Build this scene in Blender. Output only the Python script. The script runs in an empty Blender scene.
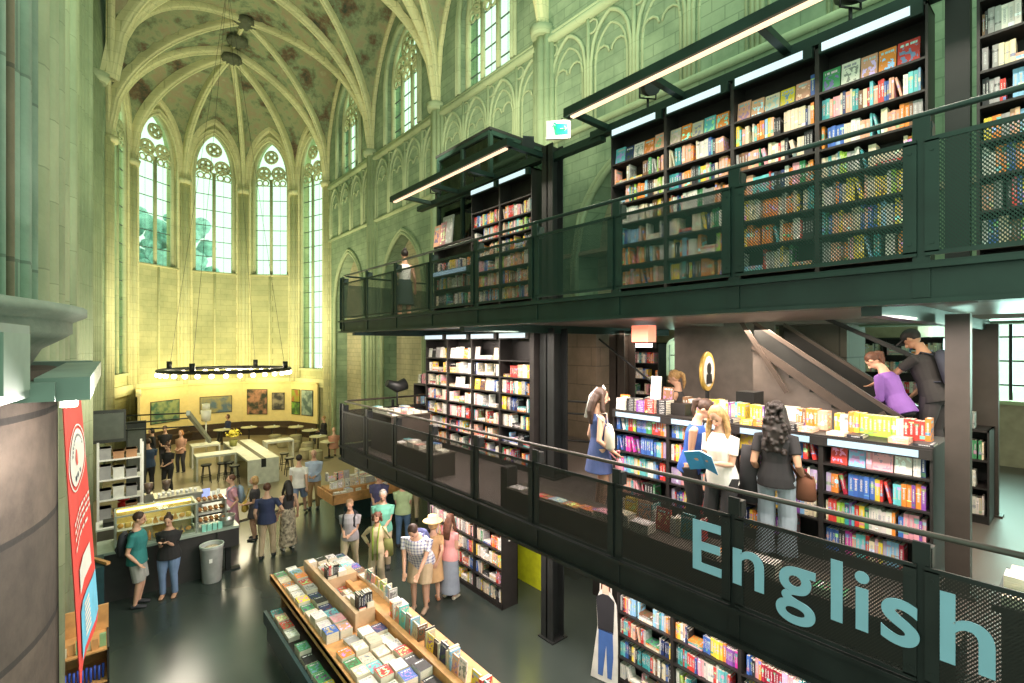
import bpy, math, random
from mathutils import Vector, Matrix
R = random.Random(7)
SC = bpy.context.scene
COL = SC.collection
# ------------------------------------------------------------------ camera
TH = math.radians(40.15); F = 492.0; EYE = 5.0; S, C_ = math.sin(TH), math.cos(TH)
cam = bpy.data.objects.new('camera', bpy.data.cameras.new('camera')); COL.objects.link(cam)
cam.location = (0, 0, EYE); cam.rotation_euler = (math.pi/2, 0, -TH)
cam.data.sensor_width = 36; cam.data.lens = F/1024*36; cam.data.shift_y = 3.5/1024
cam.data.clip_start = .05; cam.data.clip_end = 400
SC.camera = cam
# ------------------------------------------------------------------ world, exposure, lights
SC.view_settings.view_transform = 'Standard'; SC.view_settings.look = 'None'
SC.view_settings.gamma = 1; SC.view_settings.use_curve_mapping = False
SC.view_settings.exposure = 0.35
w = bpy.data.worlds.new('world'); SC.world = w; w.use_nodes = True
w.node_tree.nodes['Background'].inputs[0].default_value = (.72, 1.0, .76, 1)
w.node_tree.nodes['Background'].inputs[1].default_value = 1.35

def area(name, loc, size, energy, color, rot=(0, 0, 0), sy=None):
    l = bpy.data.lights.new(name, 'AREA'); l.energy = energy; l.color = color; l.size = size
    if sy: l.shape = 'RECTANGLE'; l.size_y = sy
    o = bpy.data.objects.new(name, l); o.location = loc; o.rotation_euler = rot; COL.objects.link(o); return o
def point(name, loc, energy, color, r=.1):
    l = bpy.data.lights.new(name, 'POINT'); l.energy = energy; l.color = color; l.shadow_soft_size = r
    o = bpy.data.objects.new(name, l); o.location = loc; COL.objects.link(o); return o
WARM = (1, .80, .62); YEL = (1, .84, .42)
# under the upper deck, over the walkway and the island
for y in (1.2, 3.4, 5.6, 8.2):
    area('deck_lamp', (4.9, y, 5.22), .5, 95, (1, .84, .74), sy=1.8)
for y in (.5, 2.9):
    area('deck_lamp', (7.2, y, 5.22), .6, 55, WARM, sy=1.5)
area('deck_lamp', (8.0, 6.2, 5.22), .6, 26, WARM, sy=1.5)
# under the mid deck
for y in (1.2, 3.8, 6.2, 8.8):
    area('lower_deck_lamp', (4.9, y, 2.5), .5, 80, (1, .84, .76), sy=1.8)
area('lower_deck_lamp', (7.2, 5.6, 2.5), .8, 25, WARM, sy=2)
# spots on the canopy bars washing the upper shelves
for y in (.4, 2.2, 4.0, 7.2, 9.2):
    area('canopy_lamp', (5.05, y, 8.2), .1, 60, (1, .86, .72), rot=(0, math.radians(28), 0), sy=1.6)
# cafe: warm floods at the base of the apse
for a in (20, 55, 90, 125, 160):
    x = 4.93+3.3*math.cos(math.radians(a)); y = 26.7+3.3*math.sin(math.radians(a))
    point('apse_flood', (x, y, 3.4), 55, YEL, .3)
point('cafe_lamp', (4.2, 21.5, 3.9), 330, (1, .86, .60), .8)
point('cafe_lamp', (1.6, 14.5, 3.6), 150, (1, .88, .72), .5)
for y in (5.5, 8.0):
    area('gallery_edge_spot', (3.9, y, 5.2), .25, 45, (1, .90, .82), rot=(0, math.radians(12), 0), sy=1.2)
# daylight through the aisle windows
for y, e_ in ((1.35, 130), (-1.6, 130), (7.5, 60)):
    area('window_daylight', (13.4, y, 4.9), 1.6, e_, (.66, 1, .95), rot=(0, math.radians(90), 0), sy=1.4)
# floodlights on the bookcases aimed up at the vault
for x, y in ((5.9, 6.6), (5.9, 9.7)):
    area('vault_flood', (x-.6, y, 9.3), .5, 260, (1, .93, .66), rot=(math.radians(180-28), math.radians(0), 0), sy=.5)
area('vault_flood', (4.9, 25.0, 3.3), 1.0, 480, (1, .93, .60), rot=(math.radians(180), 0, 0), sy=1.0)  # not on a bookcase: unseen uplight added in the choir to brighten its vault
# ------------------------------------------------------------------ materials
MATS = {}
def nt(name):
    m = bpy.data.materials.new(name); m.use_nodes = True
    t = m.node_tree; return m, t, t.nodes, t.links, t.nodes['Principled BSDF']
def mat(name, col, rough=.6, metal=0, emit=None, es=1, noise=.12, scale=6, spec=None, alpha=None):
    if name in MATS: return MATS[name]
    m, t, N, L, b = nt(name)
    b.inputs['Roughness'].default_value = rough; b.inputs['Metallic'].default_value = metal
    if spec is not None: b.inputs['Specular IOR Level'].default_value = spec
    if noise:
        g = N.new('ShaderNodeNewGeometry'); n = N.new('ShaderNodeTexNoise'); n.inputs['Scale'].default_value = scale
        n.inputs['Detail'].default_value = 3
        L.new(g.outputs['Position'], n.inputs['Vector'])
        r = N.new('ShaderNodeValToRGB'); c = col
        r.color_ramp.elements[0].position = .3; r.color_ramp.elements[1].position = .7
        r.color_ramp.elements[0].color = (c[0]*(1-noise), c[1]*(1-noise), c[2]*(1-noise), 1)
        r.color_ramp.elements[1].color = (min(1, c[0]*(1+noise)), min(1, c[1]*(1+noise)), min(1, c[2]*(1+noise)), 1)
        L.new(n.outputs['Fac'], r.inputs['Fac']); L.new(r.outputs['Color'], b.inputs['Base Color'])
    else: b.inputs['Base Color'].default_value = (*col, 1)
    if emit:
        b.inputs['Emission Color'].default_value = (*emit, 1); b.inputs['Emission Strength'].default_value = es
    if alpha is not None: b.inputs['Alpha'].default_value = alpha
    MATS[name] = m; return m
def stone(name, c1, c2, mortar, bw=.55, bh=.28, ms=.012, rough=.85, nscale=.5, stain=None):
    m, t, N, L, b = nt(name); b.inputs['Roughness'].default_value = rough
    g = N.new('ShaderNodeNewGeometry'); sp = N.new('ShaderNodeSeparateXYZ'); L.new(g.outputs['Position'], sp.inputs[0])
    a = N.new('ShaderNodeMath'); a.operation = 'ADD'; L.new(sp.outputs[0], a.inputs[0]); L.new(sp.outputs[1], a.inputs[1])
    cb = N.new('ShaderNodeCombineXYZ'); L.new(a.outputs[0], cb.inputs[0]); L.new(sp.outputs[2], cb.inputs[1])
    br = N.new('ShaderNodeTexBrick'); br.inputs['Scale'].default_value = 1; br.inputs['Brick Width'].default_value = bw
    br.inputs['Row Height'].default_value = bh; br.inputs['Mortar Size'].default_value = ms
    br.inputs['Color1'].default_value = (*c1, 1); br.inputs['Color2'].default_value = (*c2, 1); br.inputs['Mortar'].default_value = (*mortar, 1)
    L.new(cb.outputs[0], br.inputs['Vector'])
    n = N.new('ShaderNodeTexNoise'); n.inputs['Scale'].default_value = nscale; n.inputs['Detail'].default_value = 8; n.inputs['Roughness'].default_value = .65
    L.new(g.outputs['Position'], n.inputs['Vector'])
    rp = N.new('ShaderNodeValToRGB'); rp.color_ramp.elements[0].position = .36; rp.color_ramp.elements[1].position = .62
    st = stain or (.62, .66, .60)
    rp.color_ramp.elements[0].color = (*st, 1); rp.color_ramp.elements[1].color = (1.06, 1.05, 1.0, 1)
    L.new(n.outputs['Fac'], rp.inputs['Fac'])
    mx = N.new('ShaderNodeMix'); mx.data_type = 'RGBA'; mx.blend_type = 'MULTIPLY'; mx.inputs[0].default_value = .8
    L.new(br.outputs['Color'], mx.inputs[6]); L.new(rp.outputs['Color'], mx.inputs[7]); L.new(mx.outputs[2], b.inputs['Base Color'])
    bp = N.new('ShaderNodeBump'); bp.inputs['Strength'].default_value = .35; bp.inputs['Distance'].default_value = .03
    n2 = N.new('ShaderNodeTexNoise'); n2.inputs['Scale'].default_value = 7; n2.inputs['Detail'].default_value = 6; L.new(g.outputs['Position'], n2.inputs['Vector'])
    L.new(n2.outputs['Fac'], bp.inputs['Height']); L.new(bp.outputs[0], b.inputs['Normal'])
    MATS[name] = m; return m
def fresco(name):
    m, t, N, L, b = nt(name); b.inputs['Roughness'].default_value = .9
    g = N.new('ShaderNodeNewGeometry')
    n = N.new('ShaderNodeTexNoise'); n.inputs['Scale'].default_value = .75; n.inputs['Detail'].default_value = 9; n.inputs['Roughness'].default_value = .7
    L.new(g.outputs['Position'], n.inputs['Vector'])
    r = N.new('ShaderNodeValToRGB'); e = r.color_ramp.elements
    e[0].position = .33; e[0].color = (.04, .06, .04, 1); e[1].position = .46; e[1].color = (.17, .22, .13, 1)
    for p, c in ((.40, (.15, .10, .06, 1)), (.52, (.29, .33, .19, 1)), (.6, (.32, .27, .17, 1)), (.72, (.42, .45, .29, 1))):
        x = e.new(p); x.color = c
    L.new(n.outputs['Fac'], r.inputs['Fac']); L.new(r.outputs['Color'], b.inputs['Base Color'])
    MATS[name] = m; return m
def bookmat():
    m, t, N, L, b = nt('book_cover'); b.inputs['Roughness'].default_value = .45
    ca = N.new('ShaderNodeAttribute'); ca.attribute_name = 'col'
    fa = N.new('ShaderNodeAttribute'); fa.attribute_name = 'fk'      # x: 0 paper 1 spine 2 cover   y: random
    uv = N.new('ShaderNodeUVMap'); uv.uv_map = 'UVMap'
    su = N.new('ShaderNodeSeparateXYZ'); L.new(uv.outputs[0], su.inputs[0])
    sf = N.new('ShaderNodeSeparateXYZ'); L.new(fa.outputs['Vector'], sf.inputs[0])
    def M(op, a, c=None, d=None):
        x = N.new('ShaderNodeMath'); x.operation = op
        for i, v in enumerate((a, c, d)):
            if v is None: continue
            if isinstance(v, (int, float)): x.inputs[i].default_value = v
            else: L.new(v, x.inputs[i])
        return x.outputs[0]
    rnd = sf.outputs[1]; u, v = su.outputs[0], su.outputs[1]
    # second colour from the random number
    hs = N.new('ShaderNodeHueSaturation'); L.new(ca.outputs['Color'], hs.inputs['Color'])
    L.new(M('FRACT', M('MULTIPLY', rnd, 7.3)), hs.inputs['Hue']); hs.inputs['Saturation'].default_value = .7
    L.new(M('ADD', M('MULTIPLY', M('FRACT', M('MULTIPLY', rnd, 13.7)), 1.5), .25), hs.inputs['Value'])
    inv = N.new('ShaderNodeInvert'); L.new(ca.outputs['Color'], inv.inputs['Color'])
    # spine lettering
    w1 = N.new('ShaderNodeTexNoise'); w1.noise_dimensions = '1D'; w1.inputs['Scale'].default_value = 1
    L.new(M('ADD', M('MULTIPLY', v, 55), M('MULTIPLY', rnd, 900)), w1.inputs['W'])
    txt = M('MULTIPLY', M('GREATER_THAN', w1.outputs['Fac'], .5), M('LESS_THAN', M('ABSOLUTE', M('SUBTRACT', u, .5)), .2))
    txt = M('MULTIPLY', txt, M('LESS_THAN', M('ABSOLUTE', M('SUBTRACT', v, .55)), .27))
    isp = M('COMPARE', sf.outputs[0], 1, .1); icv = M('COMPARE', sf.outputs[0], 2, .1)
    band = M('LESS_THAN', M('ABSOLUTE', M('SUBTRACT', v, M('ADD', .12, M('MULTIPLY', M('FRACT', M('MULTIPLY', rnd, 31)), .75)))), M('MULTIPLY', M('FRACT', M('MULTIPLY', rnd, 57)), .11))
    m1 = N.new('ShaderNodeMix'); m1.data_type = 'RGBA'; L.new(M('MULTIPLY', band, isp), m1.inputs[0]); L.new(ca.outputs['Color'], m1.inputs[6]); L.new(hs.outputs[0], m1.inputs[7])
    m2 = N.new('ShaderNodeMix'); m2.data_type = 'RGBA'; L.new(M('MULTIPLY', M('MULTIPLY', txt, isp), .75), m2.inputs[0]); L.new(m1.outputs[2], m2.inputs[6]); L.new(inv.outputs[0], m2.inputs[7])
    # cover picture
    cv = N.new('ShaderNodeCombineXYZ'); L.new(M('MULTIPLY', u, 4), cv.inputs[0]); L.new(M('MULTIPLY', v, 5), cv.inputs[1]); L.new(M('MULTIPLY', rnd, 300), cv.inputs[2])
    cn = N.new('ShaderNodeTexNoise'); cn.inputs['Scale'].default_value = 1; cn.inputs['Detail'].default_value = 2; L.new(cv.outputs[0], cn.inputs['Vector'])
    pic = M('MULTIPLY', M('GREATER_THAN', cn.outputs['Fac'], .53), M('LESS_THAN', M('ABSOLUTE', M('SUBTRACT', v, .42)), .33))
    pic = M('MULTIPLY', pic, M('LESS_THAN', M('ABSOLUTE', M('SUBTRACT', u, .5)), .42))
    m3 = N.new('ShaderNodeMix'); m3.data_type = 'RGBA'; L.new(M('MULTIPLY', pic, icv), m3.inputs[0]); L.new(m2.outputs[2], m3.inputs[6]); L.new(hs.outputs[0], m3.inputs[7])
    w2 = N.new('ShaderNodeTexNoise'); w2.noise_dimensions = '1D'; w2.inputs['Scale'].default_value = 1
    L.new(M('ADD', M('MULTIPLY', u, 9), M('MULTIPLY', rnd, 700)), w2.inputs['W'])
    ti = M('MULTIPLY', M('GREATER_THAN', w2.outputs['Fac'], .46), M('LESS_THAN', M('ABSOLUTE', M('SUBTRACT', v, .84)), .05))
    ti = M('MULTIPLY', ti, M('LESS_THAN', M('ABSOLUTE', M('SUBTRACT', u, .5)), .38))
    m4 = N.new('ShaderNodeMix'); m4.data_type = 'RGBA'; L.new(M('MULTIPLY', M('MULTIPLY', ti, icv), .8), m4.inputs[0]); L.new(m3.outputs[2], m4.inputs[6]); L.new(inv.outputs[0], m4.inputs[7])
    L.new(m4.outputs[2], b.inputs['Base Color'])
    MATS['book'] = m; return m
def meshmat(name, col, pitch, hole, rough=.5):
    """perforated sheet: staggered round holes through painted steel"""
    m, t, N, L, b = nt(name); b.inputs['Base Color'].default_value = (*col, 1); b.inputs['Roughness'].default_value = rough; b.inputs['Metallic'].default_value = .3
    g = N.new('ShaderNodeNewGeometry'); s = N.new('ShaderNodeSeparateXYZ'); L.new(g.outputs['Position'], s.inputs[0])
    def M(op, a, c=None):
        x = N.new('ShaderNodeMath'); x.operation = op
        for i, v in enumerate((a, c)):
            if v is None: continue
            if isinstance(v, (int, float)): x.inputs[i].default_value = v
            else: L.new(v, x.inputs[i])
        return x.outputs[0]
    yy = M('ADD', s.outputs[1], s.outputs[0])
    def grid(off):
        a = M('SUBTRACT', M('FRACT', M('ADD', M('DIVIDE', yy, pitch), off)), .5)
        c = M('MULTIPLY', M('SUBTRACT', M('FRACT', M('ADD', M('DIVIDE', s.outputs[2], pitch*1.2), off)), .5), 1.2)
        return M('LESS_THAN', M('ADD', M('MULTIPLY', a, a), M('MULTIPLY', c, c)), hole*hole)
    h = M('MAXIMUM', grid(0), grid(.5))
    L.new(M('SUBTRACT', 1, h), b.inputs['Alpha'])
    MATS[name] = m; return m
def glassmat(name, tint, gl=.06, fac=None):
    m, t, N, L, b = nt(name); out = N['Material Output']; N.remove(b)
    tr = N.new('ShaderNodeBsdfTransparent'); tr.inputs[0].default_value = (*tint, 1)
    go = N.new('ShaderNodeBsdfGlossy'); go.inputs['Roughness'].default_value = .05; go.inputs[0].default_value = (.9, .95, .92, 1)
    mx = N.new('ShaderNodeMixShader'); mx.inputs[0].default_value = gl
    L.new(tr.outputs[0], mx.inputs[1]); L.new(go.outputs[0], mx.inputs[2]); L.new(mx.outputs[0], out.inputs[0])
    MATS[name] = m; return m
def floormat(name, c1, c2, rough):
    m, t, N, L, b = nt(name)
    g = N.new('ShaderNodeNewGeometry'); n = N.new('ShaderNodeTexNoise'); n.inputs['Scale'].default_value = .5; n.inputs['Detail'].default_value = 3
    L.new(g.outputs['Position'], n.inputs['Vector']); r = N.new('ShaderNodeValToRGB')
    r.color_ramp.elements[0].position = .3; r.color_ramp.elements[1].position = .72
    r.color_ramp.elements[0].color = (*c1, 1); r.color_ramp.elements[1].color = (*c2, 1)
    L.new(n.outputs['Fac'], r.inputs['Fac']); L.new(r.outputs[0], b.inputs['Base Color'])
    mr = N.new('ShaderNodeMapRange'); mr.inputs['To Min'].default_value = rough*.9; mr.inputs['To Max'].default_value = rough*1.15
    L.new(n.outputs['Fac'], mr.inputs['Value']); L.new(mr.outputs[0], b.inputs['Roughness'])
    MATS[name] = m; return m
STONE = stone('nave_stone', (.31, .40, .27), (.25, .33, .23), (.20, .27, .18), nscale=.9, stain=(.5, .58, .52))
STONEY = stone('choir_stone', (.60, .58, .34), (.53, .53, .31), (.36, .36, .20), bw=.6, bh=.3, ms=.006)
RIB = stone('rib_stone', (.70, .68, .42), (.64, .63, .39), (.5, .5, .3), bw=.4, bh=.35, ms=.008, stain=(.8, .8, .74))
SHAFT = stone('shaft_stone', (.58, .60, .38), (.50, .54, .34), (.38, .40, .25), bw=4, bh=.8, ms=.008)
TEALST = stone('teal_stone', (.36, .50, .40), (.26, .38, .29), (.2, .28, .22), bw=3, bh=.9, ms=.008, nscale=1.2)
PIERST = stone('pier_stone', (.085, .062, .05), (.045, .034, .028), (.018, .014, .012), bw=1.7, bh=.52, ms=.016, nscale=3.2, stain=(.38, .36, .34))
BROWNST = stone('brown_stone', (.40, .30, .24), (.34, .26, .21), (.22, .17, .14), bw=.9, bh=.45, ms=.01, nscale=1.3)
SHAFTG = stone('green_shaft_stone', (.46, .53, .35), (.38, .45, .29), (.30, .36, .23), bw=4, bh=.8, ms=.006)
FRESCO = fresco('fresco'); BOOK = bookmat()
STEEL = mat('black_steel', (.018, .020, .020), .42, .2, noise=.25, scale=3)
GSTEEL = mat('green_black_steel', (.014, .035, .028), .38, .2, noise=.25, scale=3)
WOODB = mat('black_shelf', (.020, .017, .016), .5, noise=.2)
PANEL = meshmat('perforated_steel', (.030, .026, .024), .021, .31)
PANELG = meshmat('perforated_green_steel', (.016, .045, .034), .021, .34)
LETTER = mat('pale_blue_paint', (.26, .46, .60), .5, noise=.04)
FLOORG = floormat('polished_floor', (.030, .042, .037), (.048, .062, .055), .22)
FLOORM = floormat('mid_floor', (.10, .082, .074), (.15, .125, .112), .42)
FLOORC = floormat('cafe_floor', (.24, .19, .115), (.33, .27, .17), .35)
LAMPW = mat('strip_light', (1, 1, 1), .5, emit=(.92, .97, 1), es=3.2, noise=0)
LAMPB = mat('blue_strip', (.28, .42, .55), .5, emit=(.36, .58, .80), es=.30, noise=0)
LAMPU = mat('cool_panel', (.5, .56, .6), .5, emit=(.62, .78, .85), es=.75, noise=0)
BULB = mat('bulb', (1, 1, 1), .5, emit=(1, .82, .5), es=9, noise=0)
PINE = mat('light_wood', (.62, .32, .12), .5, noise=.18, scale=9)
NAVYB = mat('dark_teal_panel', (.015, .05, .06), .4, noise=.2)
PAPER = mat('paper', (.80, .76, .66), .8, noise=.05, scale=40)
WHITE = mat('white_paint', (.80, .80, .76), .5, noise=.04)
GLASSW = glassmat('window_glass', (.93, 1, .95)); GLASSD = glassmat('dark_glass', (.10, .2, .18), .12)
GLASSC = glassmat('case_glass', (.96, .98, .93), .07)
LEAD = mat('lead_bars', (.10, .13, .11), .6, noise=.1)
# ------------------------------------------------------------------ mesh builder
def rotz(a): return Matrix.Rotation(a, 4, 'Z')
class MB:
    def __init__(s): s.v = []; s.f = []; s.m = []; s.sm = []
    def add(s, vs, fs, mi=0, smooth=False, M=None):
        b = len(s.v)
        s.v += [tuple(M @ Vector(p)) if M else tuple(p) for p in vs]
        for f in fs: s.f.append(tuple(b+i for i in f)); s.m.append(mi); s.sm.append(smooth)
        return s
    def box(s, c, d, M=None, mi=0):
        x, y, z = c; a, b, e = d[0]/2, d[1]/2, d[2]/2
        vs = [(x+i*a, y+j*b, z+k*e) for i in (-1, 1) for j in (-1, 1) for k in (-1, 1)]
        return s.add(vs, [(0, 1, 3, 2), (4, 6, 7, 5), (0, 4, 5, 1), (2, 3, 7, 6), (0, 2, 6, 4), (1, 5, 7, 3)], mi, False, M)
    def bb(s, x0, x1, y0, y1, z0, z1, mi=0, M=None): return s.box(((x0+x1)/2, (y0+y1)/2, (z0+z1)/2), (x1-x0, y1-y0, z1-z0), M, mi)
    def bar(s, p, q, w, h=None, mi=0, up=(0, 0, 1)):
        p, q = Vector(p), Vector(q); t = (q-p).normalized(); h = h or w
        u = Vector(up)
        if abs(t.dot(u)) > .98: u = Vector((1, 0, 0))
        sd = t.cross(u).normalized(); u = sd.cross(t)
        vs = [tuple(a+sd*i*w/2+u*j*h/2) for a in (p, q) for i, j in ((-1, -1), (1, -1), (1, 1), (-1, 1))]
        return s.add(vs, [(3, 2, 1, 0), (4, 5, 6, 7), (0, 1, 5, 4), (1, 2, 6, 5), (2, 3, 7, 6), (3, 0, 4, 7)], mi)
    def tube(s, pts, rad, n=10, mi=0, side=None, caps=True, smooth=True, prof=None):
        """pts: points; rad: number or list of numbers / (side, depth) pairs"""
        P = [Vector(p) for p in pts]; b = len(s.v); k = len(P)
        prev = Vector(side) if side else None
        for i, p in enumerate(P):
            t = (P[min(i+1, k-1)]-P[max(i-1, 0)]).normalized()
            r = rad[i] if isinstance(rad, (list, tuple)) else rad
            if not isinstance(r, (list, tuple)): r = (r, r)
            u = prev if prev is not None else Vector((0, 0, 1))
            if abs(t.dot(u.normalized())) > .97: u = Vector((1, 0, 0)) if abs(t.x) < .9 else Vector((0, 1, 0))
            a = (u-t*u.dot(t)).normalized(); c = t.cross(a)
            if side is None: prev = a
            if prof: 
                for (q1, q2) in prof: s.v.append(tuple(p+a*q1*r[0]+c*q2*r[1]))
            else:
                for j in range(n):
                    g = 2*math.pi*j/n; s.v.append(tuple(p+a*math.cos(g)*r[0]+c*math.sin(g)*r[1]))
        nn = len(prof) if prof else n
        for i in range(k-1):
            for j in range(nn):
                j2 = (j+1) % nn
                s.f.append((b+i*nn+j, b+i*nn+j2, b+(i+1)*nn+j2, b+(i+1)*nn+j)); s.m.append(mi); s.sm.append(smooth)
        if caps:
            s.f.append(tuple(b+j for j in reversed(range(nn)))); s.m.append(mi); s.sm.append(False)
            s.f.append(tuple(b+(k-1)*nn+j for j in range(nn))); s.m.append(mi); s.sm.append(False)
        return s
    def cyl(s, c, r, z0, z1, n=20, mi=0, r2=None):
        return s.tube([(c[0], c[1], z0), (c[0], c[1], z1)], [r, r if r2 is None else r2], n, mi, side=(1, 0, 0))
    def lathe(s, c, prof, n=24, mi=0, smooth=True):
        b = len(s.v); k = len(prof)
        for r, z in prof:
            for j in range(n):
                g = 2*math.pi*j/n; s.v.append((c[0]+r*math.cos(g), c[1]+r*math.sin(g), c[2]+z))
        for i in range(k-1):
            for j in range(n):
                j2 = (j+1) % n; s.f.append((b+i*n+j, b+i*n+j2, b+(i+1)*n+j2, b+(i+1)*n+j)); s.m.append(mi); s.sm.append(smooth)
        s.f.append(tuple(b+j for j in reversed(range(n)))); s.m.append(mi); s.sm.append(False)
        s.f.append(tuple(b+(k-1)*n+j for j in range(n))); s.m.append(mi); s.sm.append(False)
        return s
    def ball(s, c, r, n=12, mi=0, M=None, smooth=True):
        if not isinstance(r, (tuple, list)): r = (r, r, r)
        vs = []; h = n//2+1
        for i in range(1, h):
            p = math.pi*i/h
            for j in range(n):
                g = 2*math.pi*j/n; vs.append((c[0]+r[0]*math.sin(p)*math.cos(g), c[1]+r[1]*math.sin(p)*math.sin(g), c[2]+r[2]*math.cos(p)))
        vs += [(c[0], c[1], c[2]+r[2]), (c[0], c[1], c[2]-r[2])]
        T = len(vs)-2; fs = []
        for i in range(h-2):
            for j in range(n):
                j2 = (j+1) % n; fs.append((i*n+j, (i+1)*n+j, (i+1)*n+j2, i*n+j2))
        for j in range(n):
            fs.append((T, j, (j+1) % n)); fs.append((T+1, (h-2)*n+(j+1) % n, (h-2)*n+j))
        return s.add(vs, fs, mi, smooth, M)
    def prism(s, poly, a, b, M=None, mi=0):
        """poly of (u, z) points extruded along local y from a to b: local frame x=u, y=depth, z"""
        n = len(poly); vs = [(p[0], a, p[1]) for p in poly]+[(p[0], b, p[1]) for p in poly]
        fs = [tuple(range(n)), tuple(reversed(range(n, 2*n)))]+[(i, n+i, n+(i+1) % n, (i+1) % n) for i in range(n)]
        return s.add(vs, fs, mi, False, M)
    def build(s, name, mats, parent=None, loc=None, rz=0):
        me = bpy.data.meshes.new(name); me.from_pydata(s.v, [], s.f)
        if not isinstance(mats, (list, tuple)): mats = [mats]
        for m in mats: me.materials.append(m)
        me.polygons.foreach_set('material_index', s.m); me.polygons.foreach_set('use_smooth', s.sm); me.update()
        o = bpy.data.objects.new(name, me); COL.objects.link(o)
        if parent: o.parent = parent
        if loc is not None: o.location = loc
        if rz: o.rotation_euler.z = rz
        return o
def tag(o, label=None, cat=None, group=None, kind=None):
    if label: o['label'] = label
    if cat: o['category'] = cat
    if group: o['group'] = group
    if kind: o['kind'] = kind
    return o
def empty(name, loc=(0, 0, 0), rz=0, label=None, cat=None, group=None):
    o = bpy.data.objects.new(name, None); COL.objects.link(o); o.location = loc; o.rotation_euler.z = rz
    o.empty_display_size = .1
    return tag(o, label, cat, group)
def struct(mb, name, m): return tag(mb.build(name, m), kind='structure')
def ctree(o, parent=None):
    c = o.copy(); COL.objects.link(c); c.parent = parent
    for ch in list(o.children): ctree(ch, c)
    return c
def G(px, py, h=0.0):
    """photo pixel -> point on the horizontal plane z=h"""
    z = (EYE-h)*F/(py-345); u = (px-512)/F
    return (z*(S+u*C_), z*(C_-u*S))
def GX(px, X):
    u = (px-512)/F; return X*(C_-u*S)/(S+u*C_)          # Y on the plane x=X
def depth(x, y): return x*S+y*C_
MIDZ, UPZ = 2.75, 5.45
NX, NR = 4.93, 4.62; XW = NX+NR; XL = NX-NR; AY = 26.7
BAYS = [9.9, 15.5, 21.1, AY]
def parch(t, c=.35):
    t = min(1, abs(t)); return math.sqrt(max(0, (1+c)**2-(t+c)**2))/math.sqrt((1+c)**2-c*c)
# ------------------------------------------------------------------ architecture: floor, walls, windows, vault
struct(MB().bb(-12, 16, -8, 32, -.3, 0), 'floor', FLOORG)
# the cafe floor is laid over the nave floor, a low step up
mb = MB(); pts = [(-.2, 13.4), (3.0, 15.6), (8.5, 17.0), (9.5, 17.0), (9.5, 26.7)]+[(NX+4.5*math.cos(math.radians(a)), AY+4.5*math.sin(math.radians(a))) for a in (18, 36, 72, 108, 144, 162)]+[(-.2, 26.7)]
n = len(pts); mb.add([(x, y, .002) for x, y in pts]+[(x, y, .04) for x, y in pts], [tuple(reversed(range(n))), tuple(range(n, 2*n))]+[(i, (i+1) % n, n+(i+1) % n, n+i) for i in range(n)])
struct(mb, 'floor', FLOORC)

def wall_arch(mb, M, u0, u1, z0, z1, holes, thick=.5):
    """wall in local frame (x along, y depth>0 outward, z up); holes: (centre, halfwidth, sill, spring, rise)"""
    cur = u0; NS = 10
    def quad(a, b, c, d): mb.add([a, b, c, d], [(0, 1, 2, 3)], 0, False, M)
    for (cu, hw, sill, spr, rise) in holes:
        a, b = cu-hw, cu+hw
        quad((cur, 0, z0), (a, 0, z0), (a, 0, z1), (cur, 0, z1)); quad((a, 0, z0), (b, 0, z0), (b, 0, sill), (a, 0, sill))
        arc = [(a+(b-a)*i/(2*NS), spr+rise*parch(2*i/(2*NS)-1)) for i in range(2*NS+1)]
        for p, q in zip(arc, arc[1:]): quad((p[0], 0, p[1]), (q[0], 0, q[1]), (q[0], 0, z1), (p[0], 0, z1))
        ring = [(a, sill)]+arc+[(b, sill)]
        for p, q in zip(ring, ring[1:]+ring[:1]): quad((p[0], 0, p[1]), (q[0], 0, q[1]), (q[0]+(cu-q[0])*.18, thick, q[1]), (p[0]+(cu-p[0])*.18, thick, p[1]))
        cur = b
    quad((cur, 0, z0), (u1, 0, z0), (u1, 0, z1), (cur, 0, z1))
    return mb
WN = [0]
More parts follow.
